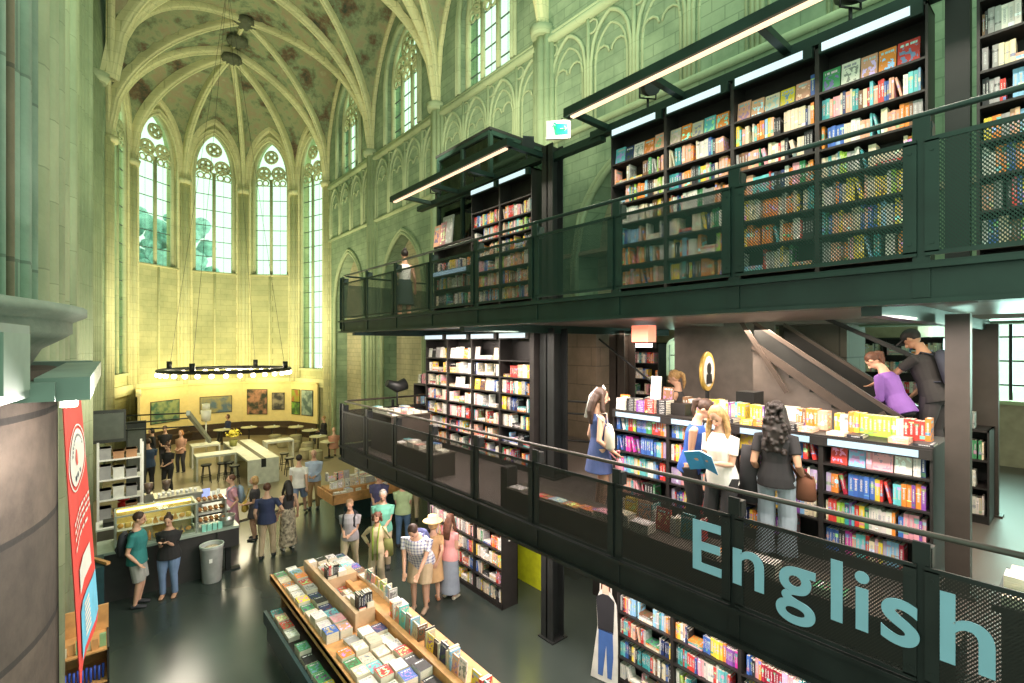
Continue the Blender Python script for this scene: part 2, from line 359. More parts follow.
def window(M, cu, hw, sill, spr, rise, lights, thick=.42, bars=.85, blind=None):
    """tracery + mullions + iron bars + one glass sheet, in the local frame of the wall"""
    WN[0] += 1; hw = hw*.88
    root = tag(MB().prism([(cu-hw*1.08, sill-.12), (cu+hw*1.08, sill-.12), (cu+hw*1.08, sill), (cu-hw*1.08, sill)], thick-.22, thick+.03, M).build('window_%d' % WN[0], SHAFT), kind='structure')
    fr = MB(); y = thick-.05
    def P(u, z, d=0): return M @ Vector((u, y+d, z))
    arc = [(cu-hw+2*hw*i/20, spr+rise*parch(i/10-1)) for i in range(21)]
    fr.tube([P(cu-hw, sill)]+[P(*a) for a in arc]+[P(cu+hw, sill)], .10, 8)
    lw = 2*hw/lights; zt = spr-.15
    for i in range(1, lights): fr.tube([P(cu-hw+lw*i, sill-(blind or 0)), P(cu-hw+lw*i, zt+.3)], .085, 8)
    for i in range(lights):
        c = cu-hw+lw*(i+.5); r = lw/2
        fr.tube([P(c+r*(j/6-1), zt+r*1.1*parch(j/6-1)) for j in range(13)], .06, 6)
        for s in (-1, 1): fr.tube([P(c+s*r*.35+r*.33*math.cos(g), zt+.1+r*.33*math.sin(g)) for g in [k*math.pi/6 for k in range(13)]], .04, 6)
    # foils in the head of the arch
    rr = hw*.36
    cs = [(cu, spr+rise*.62)]+([(cu-hw*.42, spr+rise*.22), (cu+hw*.42, spr+rise*.22)])
    for c, z in cs:
        for k in range(4):
            a = k*math.pi/2+(math.pi/4 if z < spr+rise*.5 else 0)
            fr.tube([P(c+rr*.42*math.cos(a)+rr*.42*math.cos(g), z+rr*.42*math.sin(a)+rr*.42*math.sin(g)) for g in [k2*math.pi/5 for k2 in range(11)]], .05, 6)
        fr.tube([P(c+rr*math.cos(g), z+rr*math.sin(g)) for g in [k*math.pi/8 for k in range(17)]], .06, 6)
    fr.build('tracery', SHAFT, root)
    ba = MB(); z = sill+bars
    while z < zt: ba.bar(P(cu-hw, z, .05), P(cu+hw, z, .05), .035); z += bars
    for i in range(lights): ba.bar(P(cu-hw+lw*(i+.5), sill, .05), P(cu-hw+lw*(i+.5), zt, .05), .012)
    ba.build('iron_bars', LEAD, root)
    MB().prism([(cu-hw, sill)]+arc+[(cu+hw, sill)], thick+.03, thick+.05, M).build('glass', GLASSW, root)
    return root
def frameM(o, ang):  # local x along direction ang, local y outward (left of x)
    return Matrix.Translation(Vector((o[0], o[1], 0))) @ rotz(ang)
# apse facets
mb = MB(); WINS = []
for i in range(5):
    a0, a1 = math.radians(36*i), math.radians(36*(i+1))
    p0 = (NX+NR*math.cos(a0), AY+NR*math.sin(a0)); p1 = (NX+NR*math.cos(a1), AY+NR*math.sin(a1))
    wd = math.dist(p0, p1); ang = math.atan2(p0[1]-p1[1], p0[0]-p1[0]); M = frameM(p1, ang)
    sill = 9.0 if i in (1, 2, 3) else 3.7
    h = [(wd/2, 1.08, sill, 14.3, 2.3)]
    wall_arch(mb, M, 0, wd, 0, 19.3, h); WINS.append((M, wd/2, 1.08, sill, 14.3, 2.3, 2, .14 if i in (0, 4) else .26))
    if i in (1, 2, 3):   # blind lower panel below the window
        mb.add([(wd/2-1.08, -.001, 3.3), (wd/2+1.08, -.001, 3.3), (wd/2+1.08, -.001, 8.8), (wd/2-1.08, -.001, 8.8)], [(0, 1, 2, 3)], 0, False, M)
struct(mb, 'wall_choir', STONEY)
for wv in WINS: window(*wv)
mo = MB()
for (M, cu, hw, sill, spr, rise, _, _t) in WINS:   # moulded jambs: several rolls around each opening and down to the base
    for k, (e, r) in enumerate(((0, .06), (.10, .05), (.19, .07))):
        arc = [(cu-hw-e+2*(hw+e)*j/20, spr+(rise+e)*parch(j/10-1)) for j in range(21)]
        mo.tube([M @ Vector((cu-hw-e, -.03, 2.6))]+[M @ Vector((a, -.03, z)) for a, z in arc]+[M @ Vector((cu+hw+e, -.03, 2.6))], r, 8)
    if sill > 5: mo.tube([M @ Vector((cu, -.02, 3.3)), M @ Vector((cu, -.02, sill))], .06, 8); mo.tube([M @ Vector((cu-hw, -.04, sill-.05)), M @ Vector((cu+hw, -.04, sill-.05))], .06, 8)
    mo.prism([(cu-hw-.25, 2.7), (cu+hw+.25, 2.7), (cu+hw+.25, 3.15), (cu-hw-.25, 3.15)], -.16, 0, M)
struct(mo, 'trim_1', RIB)
# right nave wall: clerestory windows over blind arcade, arcade arches below
MR = frameM((XW, AY), -math.pi/2)       # x along -Y, y outward (+X)
mb = MB(); yc = [(BAYS[i]+BAYS[i+1])/2 for i in range(3)]
wall_arch(mb, MR, 0, AY-BAYS[0], 9.9, 20.5, [(AY-y, 1.42, 13.55, 16.2, 1.9) for y in reversed(yc)], .6)
for y in reversed(yc): window(MR, AY-y, 1.42, 13.55, 16.2, 1.9, 3, .30, .62)
mb.bb(XW, XW+.5, -6, BAYS[0], 9.9, 17)
# lower part: pointed arcade openings, blocked by masonry set back
cur = AY
CENT = [yc[2], yc[1], yc[0], 6.95]
for y in CENT:
    wall_arch(mb, MR, AY-y-2.8, AY-y+2.8, 5.45 if y < 9 else 0, 9.9, [(AY-y, 1.75, 5.46 if y < 9 else .02, 7.2, 2.4)], .55)
mb.bb(XW, XW+.5, -6, 4.15, 5.3, 9.9)
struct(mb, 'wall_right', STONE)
mb = MB(); mb.bb(XW+.5, XW+.7, 4.2, AY, 5.45, 10); mb.bb(XW+.5, XW+.7, 9.9, AY, 0, 5.45)
struct(mb, 'wall_aisle', stone('infill_stone', (.50, .44, .30), (.42, .38, .27), (.3, .3, .2), bh=.22, bw=.4))
tr = MB()
def roll(p, q, r=.07): tr.tube([p, q], r, 8)
for z, r in ((13.35, .12), (13.5, .07), (10.55, .08)): roll((XW-.04, AY, z), (XW-.04, -6, z), r)
# blind arcade between the strings
pw = 1.39; y = AY-.35; k = 0
while y-pw > -5.5:
    a, b = y, y-pw; c = (a+b)/2; r = pw/2-.09
    for s in (a,): roll((XW-.03, s, 10.6), (XW-.03, s, 13.3), .055)
    tr.tube([(XW-.03, c+r, 10.6)]+[(XW-.03, c+r*(1-j/8), 12.1+1.05*parch(1-j/8)) for j in range(17)]+[(XW-.03, c-r, 10.6)], .05, 6)
    tr.tube([(XW-.0, c+r*.8, 10.6)]+[(XW-.0, c+r*.8*(1-j/8), 12.0+.85*parch(1-j/8)) for j in range(17)]+[(XW-.0, c-r*.8, 10.6)], .035, 6)
    for s in (-1, 1): tr.tube([(XW-.02, c+s*r*.42+r*.36*math.cos(g), 12.15+r*.36*math.sin(g)) for g in [kk*math.pi/5 for kk in range(6)]], .03, 6)
    tr.tube([(XW-.02, c+r*.95+.17*math.cos(g), 13.02+.17*math.sin(g)) for g in [kk*math.pi/5 for kk in range(11)]], .03, 6)
    y -= pw; k += 1
for y in CENT:  # arch mouldings below
    for e, r in ((.0, .07), (.13, .06)): tr.tube([(XW-.03, y+1.75+e, .2 if y > 9 else 5.5)]+[(XW-.03, y+(1.75+e)*(1-j/8), 7.2+(2.4+e)*parch(1-j/8)) for j in range(17)]+[(XW-.03, y-1.75-e, .2 if y > 9 else 5.5)], r, 8)
for y in yc:
    for e, r in ((.0, .08), (.14, .06)): tr.tube([(XW-.03, y+1.42+e, 13.6)]+[(XW-.03, y+(1.42+e)*(1-j/8), 16.2+(1.9+e)*parch(1-j/8)) for j in range(17)]+[(XW-.03, y-1.42-e, 13.6)], r, 8)
struct(tr, 'trim_2', SHAFTG)
# shafts at every bay division
sh = MB()
def cluster(x, y, nx, ny, z0=0, z1=13.6, s=1.0):
    px, py = -ny, nx
    for d, o, r in ((.0, 0, .15), (-.02, .19, .10), (-.02, -.19, .10), (-.08, .33, .08), (-.08, -.33, .08), (-.16, .44, .07), (-.16, -.44, .07)):
        sh.cyl((x+nx*(d+.12)*s+px*o*s, y+ny*(d+.12)*s+py*o*s), r*s, z0, z1, 12)
    sh.cyl((x+nx*.1*s, y+ny*.1*s), .30*s, z1-.1, z1+.15, 12, r2=.36*s)
    pass
for i in range(6):
    a = math.radians(36*i); cluster(NX+(NR-.02)*math.cos(a), AY+(NR-.02)*math.sin(a), -math.cos(a), -math.sin(a), s=.9)
struct(sh, 'trim_3', RIB); sh = MB()
for y in BAYS[:3]:
    cluster(XW, y, -1, 0, 0 if y > 10 else 5.5)
struct(sh, 'trim_11', SHAFTG)
# left nave wall with its shafts, seen edge on
mb = MB(); mb.bb(-.9, -.45, 5.2, 22, 0, 20); mb.add([(-.45, 22, 0), (-.45, 22, 20), (XL, AY, 20), (XL, AY, 0)], [(0, 1, 2, 3)])
struct(mb, 'wall_left', STONE)
sh = MB()
for y, x in ((9.9, -.42), (15.5, -.26), (21.1, -.05)):
    for d, o, r in ((.06, 0, .13), (.0, -.25, .11), (.0, .25, .1), (-.05, -.45, .10), (-.08, .42, .10), (-.12, -.62, .12), (-.3, -.8, .14)):
        sh.cyl((x+d, y+o), r, 0, 13.6, 12)
    sh.cyl((x, y), .3, 13.6, 13.9, 12, r2=.42)
for k in range(34):
    y = 5.4+k*.42; sh.cyl((-.45+(.06, 0, .04)[k % 3]-.03, y), (.13, .07, .10)[k % 3], 0, 19, 10)
struct(sh, 'trim_4', SHAFTG)
# vault webs
def nave_z(x, y, ya, yb, zs=13.9, h=5.3):
    return zs+h*max(parch((x-NX)/NR), parch((y-(ya+yb)/2)/((yb-ya)/2)))
mb = MB(); n = 20
for ya, yb in zip(BAYS, BAYS[1:]):
    vs = [(NX-NR+2*NR*i/n, ya+(yb-ya)*j/n, nave_z(NX-NR+2*NR*i/n, ya+(yb-ya)*j/n, ya, yb)) for i in range(n+1) for j in range(n+1)]
    mb.add(vs, [(i*(n+1)+j, i*(n+1)+j+1, (i+1)*(n+1)+j+1, (i+1)*(n+1)+j) for i in range(n) for j in range(n)], 0, True)
ZS, ZB, ZA = 13.6, 18.9, 17.25
for i in range(5):
    a0, a1 = math.radians(36*i), math.radians(36*(i+1)); vs = []
    for j in range(13):
        rho = j/12
        for k in range(17):
            t = k/8-1; p0 = (NX+NR*rho*math.cos(a0), AY+NR*rho*math.sin(a0)); p1 = (NX+NR*rho*math.cos(a1), AY+NR*rho*math.sin(a1)); q = (t+1)/2
            rb = ZS+(ZB-ZS)*parch(rho); cw = ZB+(ZA-ZB)*rho**1.5
            vs.append((p0[0]*(1-q)+p1[0]*q, p0[1]*(1-q)+p1[1]*q, rb+(max(cw, rb)-rb)*parch(t)))
    mb.add(vs, [(j*17+k, j*17+k+1, (j+1)*17+k+1, (j+1)*17+k) for j in range(12) for k in range(16)], 0, True)
mb.bb(-1, 11, 9.8, 32.5, 20.6, 20.9)
struct(mb, 'ceiling', FRESCO)
# ribs
rb = MB(); PR = [(-1, .2), (-.85, .55), (-.4, .75), (-.25, 1), (.25, 1), (.4, .75), (.85, .55), (1, .2), (1, -1), (-1, -1)]
def rib(pts, w=.13, d=.2, side=(1, 0, 0)):
    b = len(rb.v); P = [Vector(p) for p in pts]; k = len(P); nn = len(PR); sd = Vector(side).normalized()
    for i, p in enumerate(P):
        t = (P[min(i+1, k-1)]-P[max(i-1, 0)]).normalized(); nrm = sd.cross(t).normalized()
        if nrm.z > 0 or (abs(nrm.z) < .05 and nrm.dot(Vector((NX, AY-2, p.z))-p) < 0): nrm = -nrm
        for q1, q2 in PR: rb.v.append(tuple(p+sd*q1*w+nrm*q2*d))
    for i in range(k-1):
        for j in range(nn):
            rb.f.append((b+i*nn+j, b+i*nn+(j+1) % nn, b+(i+1)*nn+(j+1) % nn, b+(i+1)*nn+j)); rb.m.append(0); rb.sm.append(False)
for y in BAYS:
    rib([(NX+NR*(i/20-1), y, 13.9+5.3*parch(i/20-1)-.05) for i in range(41)], .17 if y == AY else .15, .26, (0, 1, 0))
for ya, yb in zip(BAYS, BAYS[1:]):
    for s in (-1, 1):
        x0, x1 = NX-s*NR, NX+s*NR; d = Vector((x1-x0, yb-ya, 0)).normalized()
        rib([(x0+(x1-x0)*i/40, ya+(yb-ya)*i/40, 13.9+5.3*parch(i/20-1)-.04) for i in range(41)], .11, .2, (-d.y, d.x, 0))
        rib([(NX+s*(NR-.05), ya+(yb-ya)*i/24, 13.9+5.3*parch(i/12-1)-.05) for i in range(25)], .1, .12, (1, 0, 0))
for i in range(0, 6):
    a = math.radians(36*i); ca, sa = math.cos(a), math.sin(a)
    if i in (0, 5): continue
    rib([(NX+NR*ca*(1-j/20), AY+NR*sa*(1-j/20), ZS+(ZB-ZS)*parch(1-j/20)-.05) for j in range(21)], .12, .22, (-sa, ca, 0))
for i in range(5):
    a0, a1 = math.radians(36*i), math.radians(36*(i+1)); d = Vector((math.cos(a1)-math.cos(a0), math.sin(a1)-math.sin(a0), 0)).normalized()
    rib([(NX+(NR-.05)*(math.cos(a0)*(1-q)+math.cos(a1)*q), AY+(NR-.05)*(math.sin(a0)*(1-q)+math.sin(a1)*q), ZS+(ZA-ZS)*parch(2*q-1)-.03) for q in [j/20 for j in range(21)]], .1, .14, (-d.y, d.x, 0))
rib([(NX, y, 19.15) for y in (AY, 25, 23.9)], .09, .14, (1, 0, 0))
struct(rb, 'trim_5', RIB)
mb = MB()
for y, z in ((AY-.05, 18.75), (25.4, 19.0), (23.9, 19.1), (18.3, 19.1)):
    mb.lathe((NX, y, z), [(.2, .1), (.40, .05), (.44, -.06), (.34, -.16), (.16, -.24), (.1, -.3)], 16)
    for k in range(10): mb.ball((NX+.36*math.cos(k*.628), y+.36*math.sin(k*.628), z-.1), .10, 8)
struct(mb, 'trim_6', mat('boss_dark', (.10, .11, .07), .8))
# near pier on the left
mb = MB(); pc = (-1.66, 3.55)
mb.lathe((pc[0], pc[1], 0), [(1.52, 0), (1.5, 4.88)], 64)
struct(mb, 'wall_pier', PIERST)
mb = MB()
mb.lathe((pc[0], pc[1], 0), [(1.40, 4.90), (1.44, 4.98), (1.52, 5.03), (1.56, 5.06), (1.56, 5.12), (1.62, 5.15), (1.62, 5.19), (1.30, 5.24)], 48)
MATS['ledge'] = stone('ledge_stone', (.26, .31, .26), (.20, .24, .2), (.12, .15, .12), bw=2, bh=.9, nscale=2)
struct(mb, 'trim_7', MATS['ledge'])
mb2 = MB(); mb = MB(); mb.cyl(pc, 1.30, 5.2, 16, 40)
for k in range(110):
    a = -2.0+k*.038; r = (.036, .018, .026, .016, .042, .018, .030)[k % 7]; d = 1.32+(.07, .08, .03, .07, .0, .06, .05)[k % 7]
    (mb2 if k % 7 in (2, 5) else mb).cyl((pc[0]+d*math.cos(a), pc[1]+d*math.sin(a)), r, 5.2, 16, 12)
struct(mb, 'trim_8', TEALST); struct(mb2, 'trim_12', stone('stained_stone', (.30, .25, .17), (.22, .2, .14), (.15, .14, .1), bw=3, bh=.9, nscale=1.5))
mb = MB()
mb.bb(-1.9, -.02, 4.05, 4.25, 4.80, 4.90); mb.bb(-1.2, -.12, 2.5, 2.62, 4.79, 4.86)
mb.bar((-.10, 2.55, 4.83), (-.06, 4.15, 4.85), .16, .09)
o = mb.build('steel_bracket', mat('grey_green_steel', (.16, .22, .19), .5)); tag(o, 'grey green steel bracket clamped round the stone pier above the red banner', 'bracket')
sp = empty('loudspeaker', (0, 0, 0), label='grey green box loudspeaker fixed to the pier under the stone ledge', cat='loudspeaker')
m_ = Matrix.Translation((-.32, 2.35, 4.94)) @ rotz(math.radians(-8))
MB().box((0, 0, 0), (.22, .34, .26), m_).build('cabinet', mat('grey_green_steel', (.16, .22, .19)), sp)
MB().box((.113, 0, 0), (.01, .28, .2), m_).build('grille', mat('grille_grey', (.2, .27, .22), .7), sp)
sl = empty('spotlight', (0, 0, 0), label='small white spotlight under the bracket on the left pier', cat='spotlight')
for (x, y) in ((-.10, 3.05), (-.045, 3.95)):
    MB().tube([(x, y, 4.80), (x, y, 4.72)], .035, 12).build('can', WHITE, sl); MB().tube([(x, y, 4.725), (x, y, 4.715)], .03, 12).build('lens', BULB, sl)
point('banner_spot', (.02, 2.75, 4.70), 34, (1, .93, .86), .05)
# ------------------------------------------------------------------ banner
def GR(px, z):  # point at depth z on the pixel column
    u = (px-512)/F; return Vector((z*(S+u*C_), z*(C_-u*S), 0))
bn = empty('banner', (0, 0, 0), label='tall red cloth banner with white round emblem hanging beside the left stone pier', cat='banner')
z1, z2 = 2.6, 3.42
A = [GR(62, z1), GR(79, z2), GR(97, z2), GR(78, z1)]
T0 = A[0]+Vector((0, 0, 4.80)); T1 = A[1]+Vector((0, 0, 4.80)); B1 = A[2]+Vector((0, 0, 3.14)); B0 = A[3]+Vector((0, 0, 3.14))
def bp(a, b, off=0):  # a across 0..1, b down 0..1
    p = (T0*(1-a)+T1*a)*(1-b)+(B0*(1-a)+B1*a)*b
    nrm = (T1-T0).cross(B0-T0).normalized();
    if nrm.dot(Vector((0, 0, 5))-p) < 0: nrm = -nrm
    return tuple(p+nrm*(off+.012*math.sin(a*7+b*2)*b))
def bpatch(mb, a0, a1, b0, b1, off, na=8, nb=20):
    vs = [bp(a0+(a1-a0)*i/na, b0+(b1-b0)*j/nb, off) for i in range(na+1) for j in range(nb+1)]
    mb.add(vs, [(i*(nb+1)+j, i*(nb+1)+j+1, (i+1)*(nb+1)+j+1, (i+1)*(nb+1)+j) for i in range(na) for j in range(nb)], 0, True)
mb = MB(); bpatch(mb, 0, 1, 0, 1, 0); bpatch(mb, 0, 1, 0, 1, -.004); mb.build('cloth', mat('red_cloth', (.72, .055, .045), .75, noise=.06), bn)
mb = MB()
def ring(ca, cb, ra, rbb, w):
    N_ = 28; vs = []
    for k in range(N_):
        g = 2*math.pi*k/N_
        for q in (1, 1-w): vs.append(bp(ca+ra*q*math.cos(g), cb+rbb*q*math.sin(g), .004))
    mb.add(vs, [(2*k, 2*k+1, (2*k+3) % (2*N_), (2*k+2) % (2*N_)) for k in range(N_)])
def disc(ca, cb, ra, rbb, off=.004, N_=24):
    mb.add([bp(ca+ra*math.cos(2*math.pi*k/N_), cb+rbb*math.sin(2*math.pi*k/N_), off) for k in range(N_)], [tuple(range(N_))])
disc(.5, .29, .40, .098); ring(.5, .29, .47, .115, .05)
mb.build('emblem', WHITE, bn)
mb = MB(); disc(.5, .285, .13, .035, .007); mb.build('emblem_heart', mat('red_print', (.7, .08, .06)), bn)
mb = MB()
for k in range(3):
    for i in range(3): bpatch(mb, .33+.12*i, .40+.12*i, .345+.0*k, .362, .007, 1, 1)
for k in range(14):
    g = math.pi*(1.12+.76*k/13); disc(.5+.3*math.cos(g), .29+.075*math.sin(g), .022, .006, .007, 6)
mb.build('emblem_lettering', mat('dark_print', (.03, .05, .12)), bn)
mb = MB(); rr = random.Random(3)
for ln, (b0, n_) in enumerate(((.475, 8), (.50, 7), (.525, 8), (.56, 6))):
    a = .12
    for i in range(n_):
        wd = rr.uniform(.05, .12); bpatch(mb, a, min(.92, a+wd), b0, b0+.011, .006, 1, 1); a += wd+.03
mb.build('printed_lines', WHITE, bn)
mb = MB(); bpatch(mb, .28, .78, .66, .745, .006, 2, 2); mb.build('white_square', WHITE, bn)
mb = MB(); bpatch(mb, .25, .92, .80, .965, .006, 4, 6); mb.build('blue_square', mat('sky_blue_print', (.16, .55, .80)), bn)
mb = MB()
for i in range(7): bpatch(mb, .45, .62, .82+i*.018, .832+i*.018, .009, 1, 1)
mb.build('square_lettering', WHITE, bn)
mb = MB(); mb.bar(T0+Vector((-.02, -.05, .01)), T1+Vector((0, .05, .01)), .025); mb.bar(T0+Vector((-.3, .1, .06)), T0+Vector((.06, .1, .0)), .02); mb.bar(T1+Vector((-.3, 0, .06)), T1+Vector((.08, -.05, .0)), .02)
mb.build('hanging_rod', WHITE, bn)
# ------------------------------------------------------------------ steel decks
mb = MB(); mb.bb(4.06, 12.9, -4, 10.36, 2.62, MIDZ)
struct(mb, 'floor_mid', FLOORM)
mb = MB(); mb.bb(4.0, 4.08, -4, 10.42, 2.58, 2.86); mb.bb(3.94, 4.1, -4, 10.42, 2.56, 2.6); mb.bb(3.94, 4.1, -4, 10.42, 2.83, 2.86)
mb.bb(4.0, 6.6, 10.36, 10.44, 2.58, 2.86)
for k in range(12): mb.bb(4.1, 9.4, -.4+k*.98, -.32+k*.98, 2.5, 2.62)
struct(mb, 'trim_9', STEEL)
mb = MB(); mb.bb(4.08, 7.3, -4, 10.36, 5.33, UPZ); mb.bb(7.3, 9.5, 4.3, 10.36, 5.33, UPZ); mb.bb(7.3, 9.5, -4, .2, 5.33, UPZ); mb.bb(8.6, 9.5, .2, 4.3, 5.33, UPZ)
MATS['soffit'] = mat('deck_soffit', (.20, .17, .155), .35, .1)
struct(mb, 'floor_upper', MATS['soffit'])
mb = MB(); mb.bb(4.0, 4.09, -4, 10.42, 5.28, 5.50); mb.bb(3.93, 4.12, -4, 10.42, 5.26, 5.29); mb.bb(3.93, 4.12, -4, 10.42, 5.48, 5.51)
mb.bb(4.0, 6.6, 10.36, 10.44, 5.28, 5.50)
for y in (10.0, 6.0, 1.0, -3.5): mb.bb(4.1, 9.45, y-.06, y+.06, 5.2, 5.33)
struct(mb, 'trim_10', GSTEEL)
mb = MB()
mb.bb(4.3, 4.36, -1, 4.4, 5.31, 5.325); mb.bb(4.3, 4.36, 5.2, 9.9, 5.31, 5.325)
o = mb.build('light_strip', LAMPW); tag(o, 'white light strip along the underside of the upper steel walkway', 'light')
# aisle behind the steelwork
PLAST = mat('beige_plaster', (.42, .34, .24), .8)
M3 = frameM((12.9, 10.4), -math.pi/2)
mb = MB(); wall_arch(mb, M3, 0, 15, 0, 7.5, [(10.4-7.5, .7, 4.1, 5.0, .3), (10.4-1.35, 1.0, 3.95, 5.4, .5), (10.4+1.6, .9, 3.95, 5.4, .5)], .3)
struct(mb, 'wall_outer', PLAST)
for k, (c, hw) in enumerate(((10.4-7.5, .7), (10.4-1.35, 1.0), (10.4+1.6, .9))):
    r = tag(MB().prism([(c-hw, 3.9), (c+hw, 3.9), (c+hw, 3.97), (c-hw, 3.97)], -.1, .1, M3).build('window_%d' % (20+k), SHAFT), kind='structure')
    f = MB()
    for i in range(4): f.bar(M3 @ Vector((c-hw+2*hw*i/3, .15, 3.97)), M3 @ Vector((c-hw+2*hw*i/3, .15, 5.8)), .05 if i in (1,2) else .1)
    for z in (4.25, 4.7, 5.15): f.bar(M3 @ Vector((c-hw, .15, z)), M3 @ Vector((c+hw, .15, z)), .03)
    f.build('window_frame', STEEL, r); MB().prism([(c-hw, 3.97), (c+hw, 3.97), (c+hw, 5.9), (c-hw, 5.9)], .2, .22, M3).build('glass', GLASSW, r)
mb = MB(); mb.bb(8.95, 9.9, 7.55, 8.8, MIDZ, 5.33); struct(mb, 'wall_pier_back', BROWNST)
mb = MB(); mb.bb(8.95, 9.9, 2.5, 3.5, MIDZ, 5.6); struct(mb, 'wall_pier_stairs', stone('stair_pier_stone', (.24, .21, .18), (.17, .15, .13), (.1, .09, .08), bw=1.1, bh=.6))
mb = MB(); mb.bb(9.55, 12.9, 9.7, 9.9, 0, 7.4); mb.bb(9.5, 13, -4, 10.4, 7.3, 7.4); struct(mb, 'wall_aisle_end', PLAST)
mb = MB(); mb.bb(8.38, 8.44, 3.35, 5.15, MIDZ, 5.33)
struct(mb, 'wall_partition', MATS['soffit'])
# ground floor back wall under the mid deck, with the yellow lit doorway
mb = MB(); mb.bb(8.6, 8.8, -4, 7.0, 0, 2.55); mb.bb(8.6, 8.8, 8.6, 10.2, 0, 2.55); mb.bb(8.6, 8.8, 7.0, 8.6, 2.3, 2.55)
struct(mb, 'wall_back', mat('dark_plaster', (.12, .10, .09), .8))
mb = MB(); mb.bb(6.9, 6.96, 7.18, 9.3, 0, 2.55)
struct(mb, 'door_1', mat('acid_yellow', (.62, .66, .02), .6))
point('doorway_lamp', (6.55, 7.7, 2.2), 22, (1, .95, .3), .1)
# columns
def column(x, y, z0, z1, label, w=.28, m=STEEL, dx=None):
    r = empty('steel_column', (x, y, z0), label=label, cat='column', group=None); h = z1-z0
    if dx:
        MB().bb(-dx/2, dx/2, -w/2, w/2, 0, h).build('shaft', m, r); MB().bb(-dx/2-.04, dx/2+.04, -w/2-.04, w/2+.04, 0, .025).build('base_plate', m, r); return r
    dx = dx or w
    MB().bb(-dx/2, -dx/2+.025, -w/2, w/2, 0, h).build('flange', m, r); MB().bb(dx/2-.025, dx/2, -w/2, w/2, 0, h).build('flange', m, r)
    MB().bb(-dx/2, dx/2, -.015, .015, 0, h).build('web', m, r)
    MB().bb(-dx/2-.04, dx/2+.04, -w/2-.04, w/2+.04, 0, .025).build('base_plate', m, r)
    for i in (-1, 1):
        for j in (-1, 1): MB().cyl((i*(dx/2-.03), j*(w/2+.015)), .014, .02, .05, 6).build('bolt', m, r)
    return r
column(5.97, 6.0, 0, 2.5, 'black steel column standing on the ground floor under the walkway')
column(5.98, 5.98, MIDZ, 5.28, 'black steel column between the tall bookcase and the gap on the middle level', .34)
BRST = mat('brown_steel', (.060, .047, .040), .45, .1)
column(7.9, 6.0, MIDZ, 5.28, 'brown steel column behind the woman in the blue dress', .36, BRST)
column(5.97, .80, MIDZ, 5.28, 'thick dark steel column at the end of the English bookcases', .17, BRST, .12)
column(5.97, .80, UPZ, 8.6, 'dark steel column between the upper gallery bookcases', .17, STEEL, .12)
column(9.05, .95, MIDZ, 5.28, 'brown steel column in front of the bright aisle window', .27, BRST, .10)
column(5.97, 6.0, UPZ, 8.4, 'black steel column at the open gap of the upper gallery', .26, STEEL)
column(5.97, .80, 0, 2.5, 'black steel column on the ground floor below the big lettering')
# black fin beside the mid column
tag(MB().bb(5.72, 6.1, 6.2, 6.31, MIDZ, 5.28).build('partition_panel', WOODB), 'black tall panel closing the end of the middle level bookcases', 'panel')
# ------------------------------------------------------------------ railings
POSTS = [.71+1.2*n for n in range(-3, 9)]
def railing(name, z, label, sm, pm, letters=None, full=False):
    r = empty(name, (4.0, 0, z), label=label, cat='railing'); X = 0
    for y in POSTS:
        q = MB().bb(-.012, .012, y-.045, y+.045, -.14, 1.0).build('post', sm, r); MB().bb(.013, .10, y-.05, y+.05, .84, .97).build('post_bracket', sm, q)
    ys = POSTS+[10.36]
    for a, b in zip(ys, ys[1:]):
        if b-a < .3: continue
        p = MB().bb(-.03, -.024, a+.05, b-.05, .14, .85).build('perforated_panel', pm, r)
        f = MB(); y0, y1 = a+.02, b-.02
        f.bb(-.034, -.018, y0, y1, .83, .86); f.bb(-.034, -.018, y0, y1, .12, .15); f.bb(-.034, -.018, y0, y0+.07, .14, .84); f.bb(-.034, -.018, y1-.07, y1, .14, .84)
        for yy in (y0+.035, y1-.035):
            for zz in (.2, .78): f.tube([(-.04, yy, zz), (-.03, yy, zz)], .012, 6)
        f.build('panel_frame', sm, p)
    MB().tube([(.06, -3.2, 1.04), (.06, 10.36, 1.04), (.2, 10.44, 1.04), (2.5, 10.44, 1.04)], .021, 8, side=(0, 0, 1)).build('handrail', BRST if sm is STEEL else sm, r)
    MB().bb(-.02, .02, -3.2, 10.4, .06, .09).build('bottom_rail', sm, r)
    p = MB().bb(0, 2.5, 10.40, 10.406, .14, .85).build('perforated_panel', pm, r)
    for x in (0, 1.2, 2.45): MB().bb(x-.03, x+.03, 10.41, 10.43, -.1, 1.0).build('post', sm, r)
    return r
rm = railing('railing', MIDZ, 'dark perforated railing of the middle level carrying the word English', STEEL, PANEL)
ru = railing('railing', UPZ-.01, 'dark green perforated railing along the upper gallery', GSTEEL, PANELG)
def letter(ch, px, parent):
    cu = bpy.data.curves.new('letter', 'FONT'); cu.body = ch; cu.size = .60; cu.extrude = .003; cu.offset = .009
    o = bpy.data.objects.new('tmp', cu); COL.objects.link(o)
    dg = bpy.context.evaluated_depsgraph_get(); me = bpy.data.meshes.new_from_object(o.evaluated_get(dg)); bpy.data.objects.remove(o)
    xs = [v.co.x for v in me.vertices]; x0 = min(xs); ob = bpy.data.objects.new('letter', me); COL.objects.link(ob); me.materials.clear(); me.materials.append(LETTER)
    ob.parent = parent; y = GX(px, 3.96)
    M = Matrix(((0, 0, -1, -.042), (-1, 0, 0, y), (0, 1, 0, .325), (0, 0, 0, 1)))
    ob.matrix_local = M @ Matrix.Translation((-x0, 0, 0)); return ob
for ch, px in (('E', 693), ('n', 733), ('g', 776), ('l', 831), ('i', 855), ('s', 881), ('h', 940)): letter(ch, px, rm)
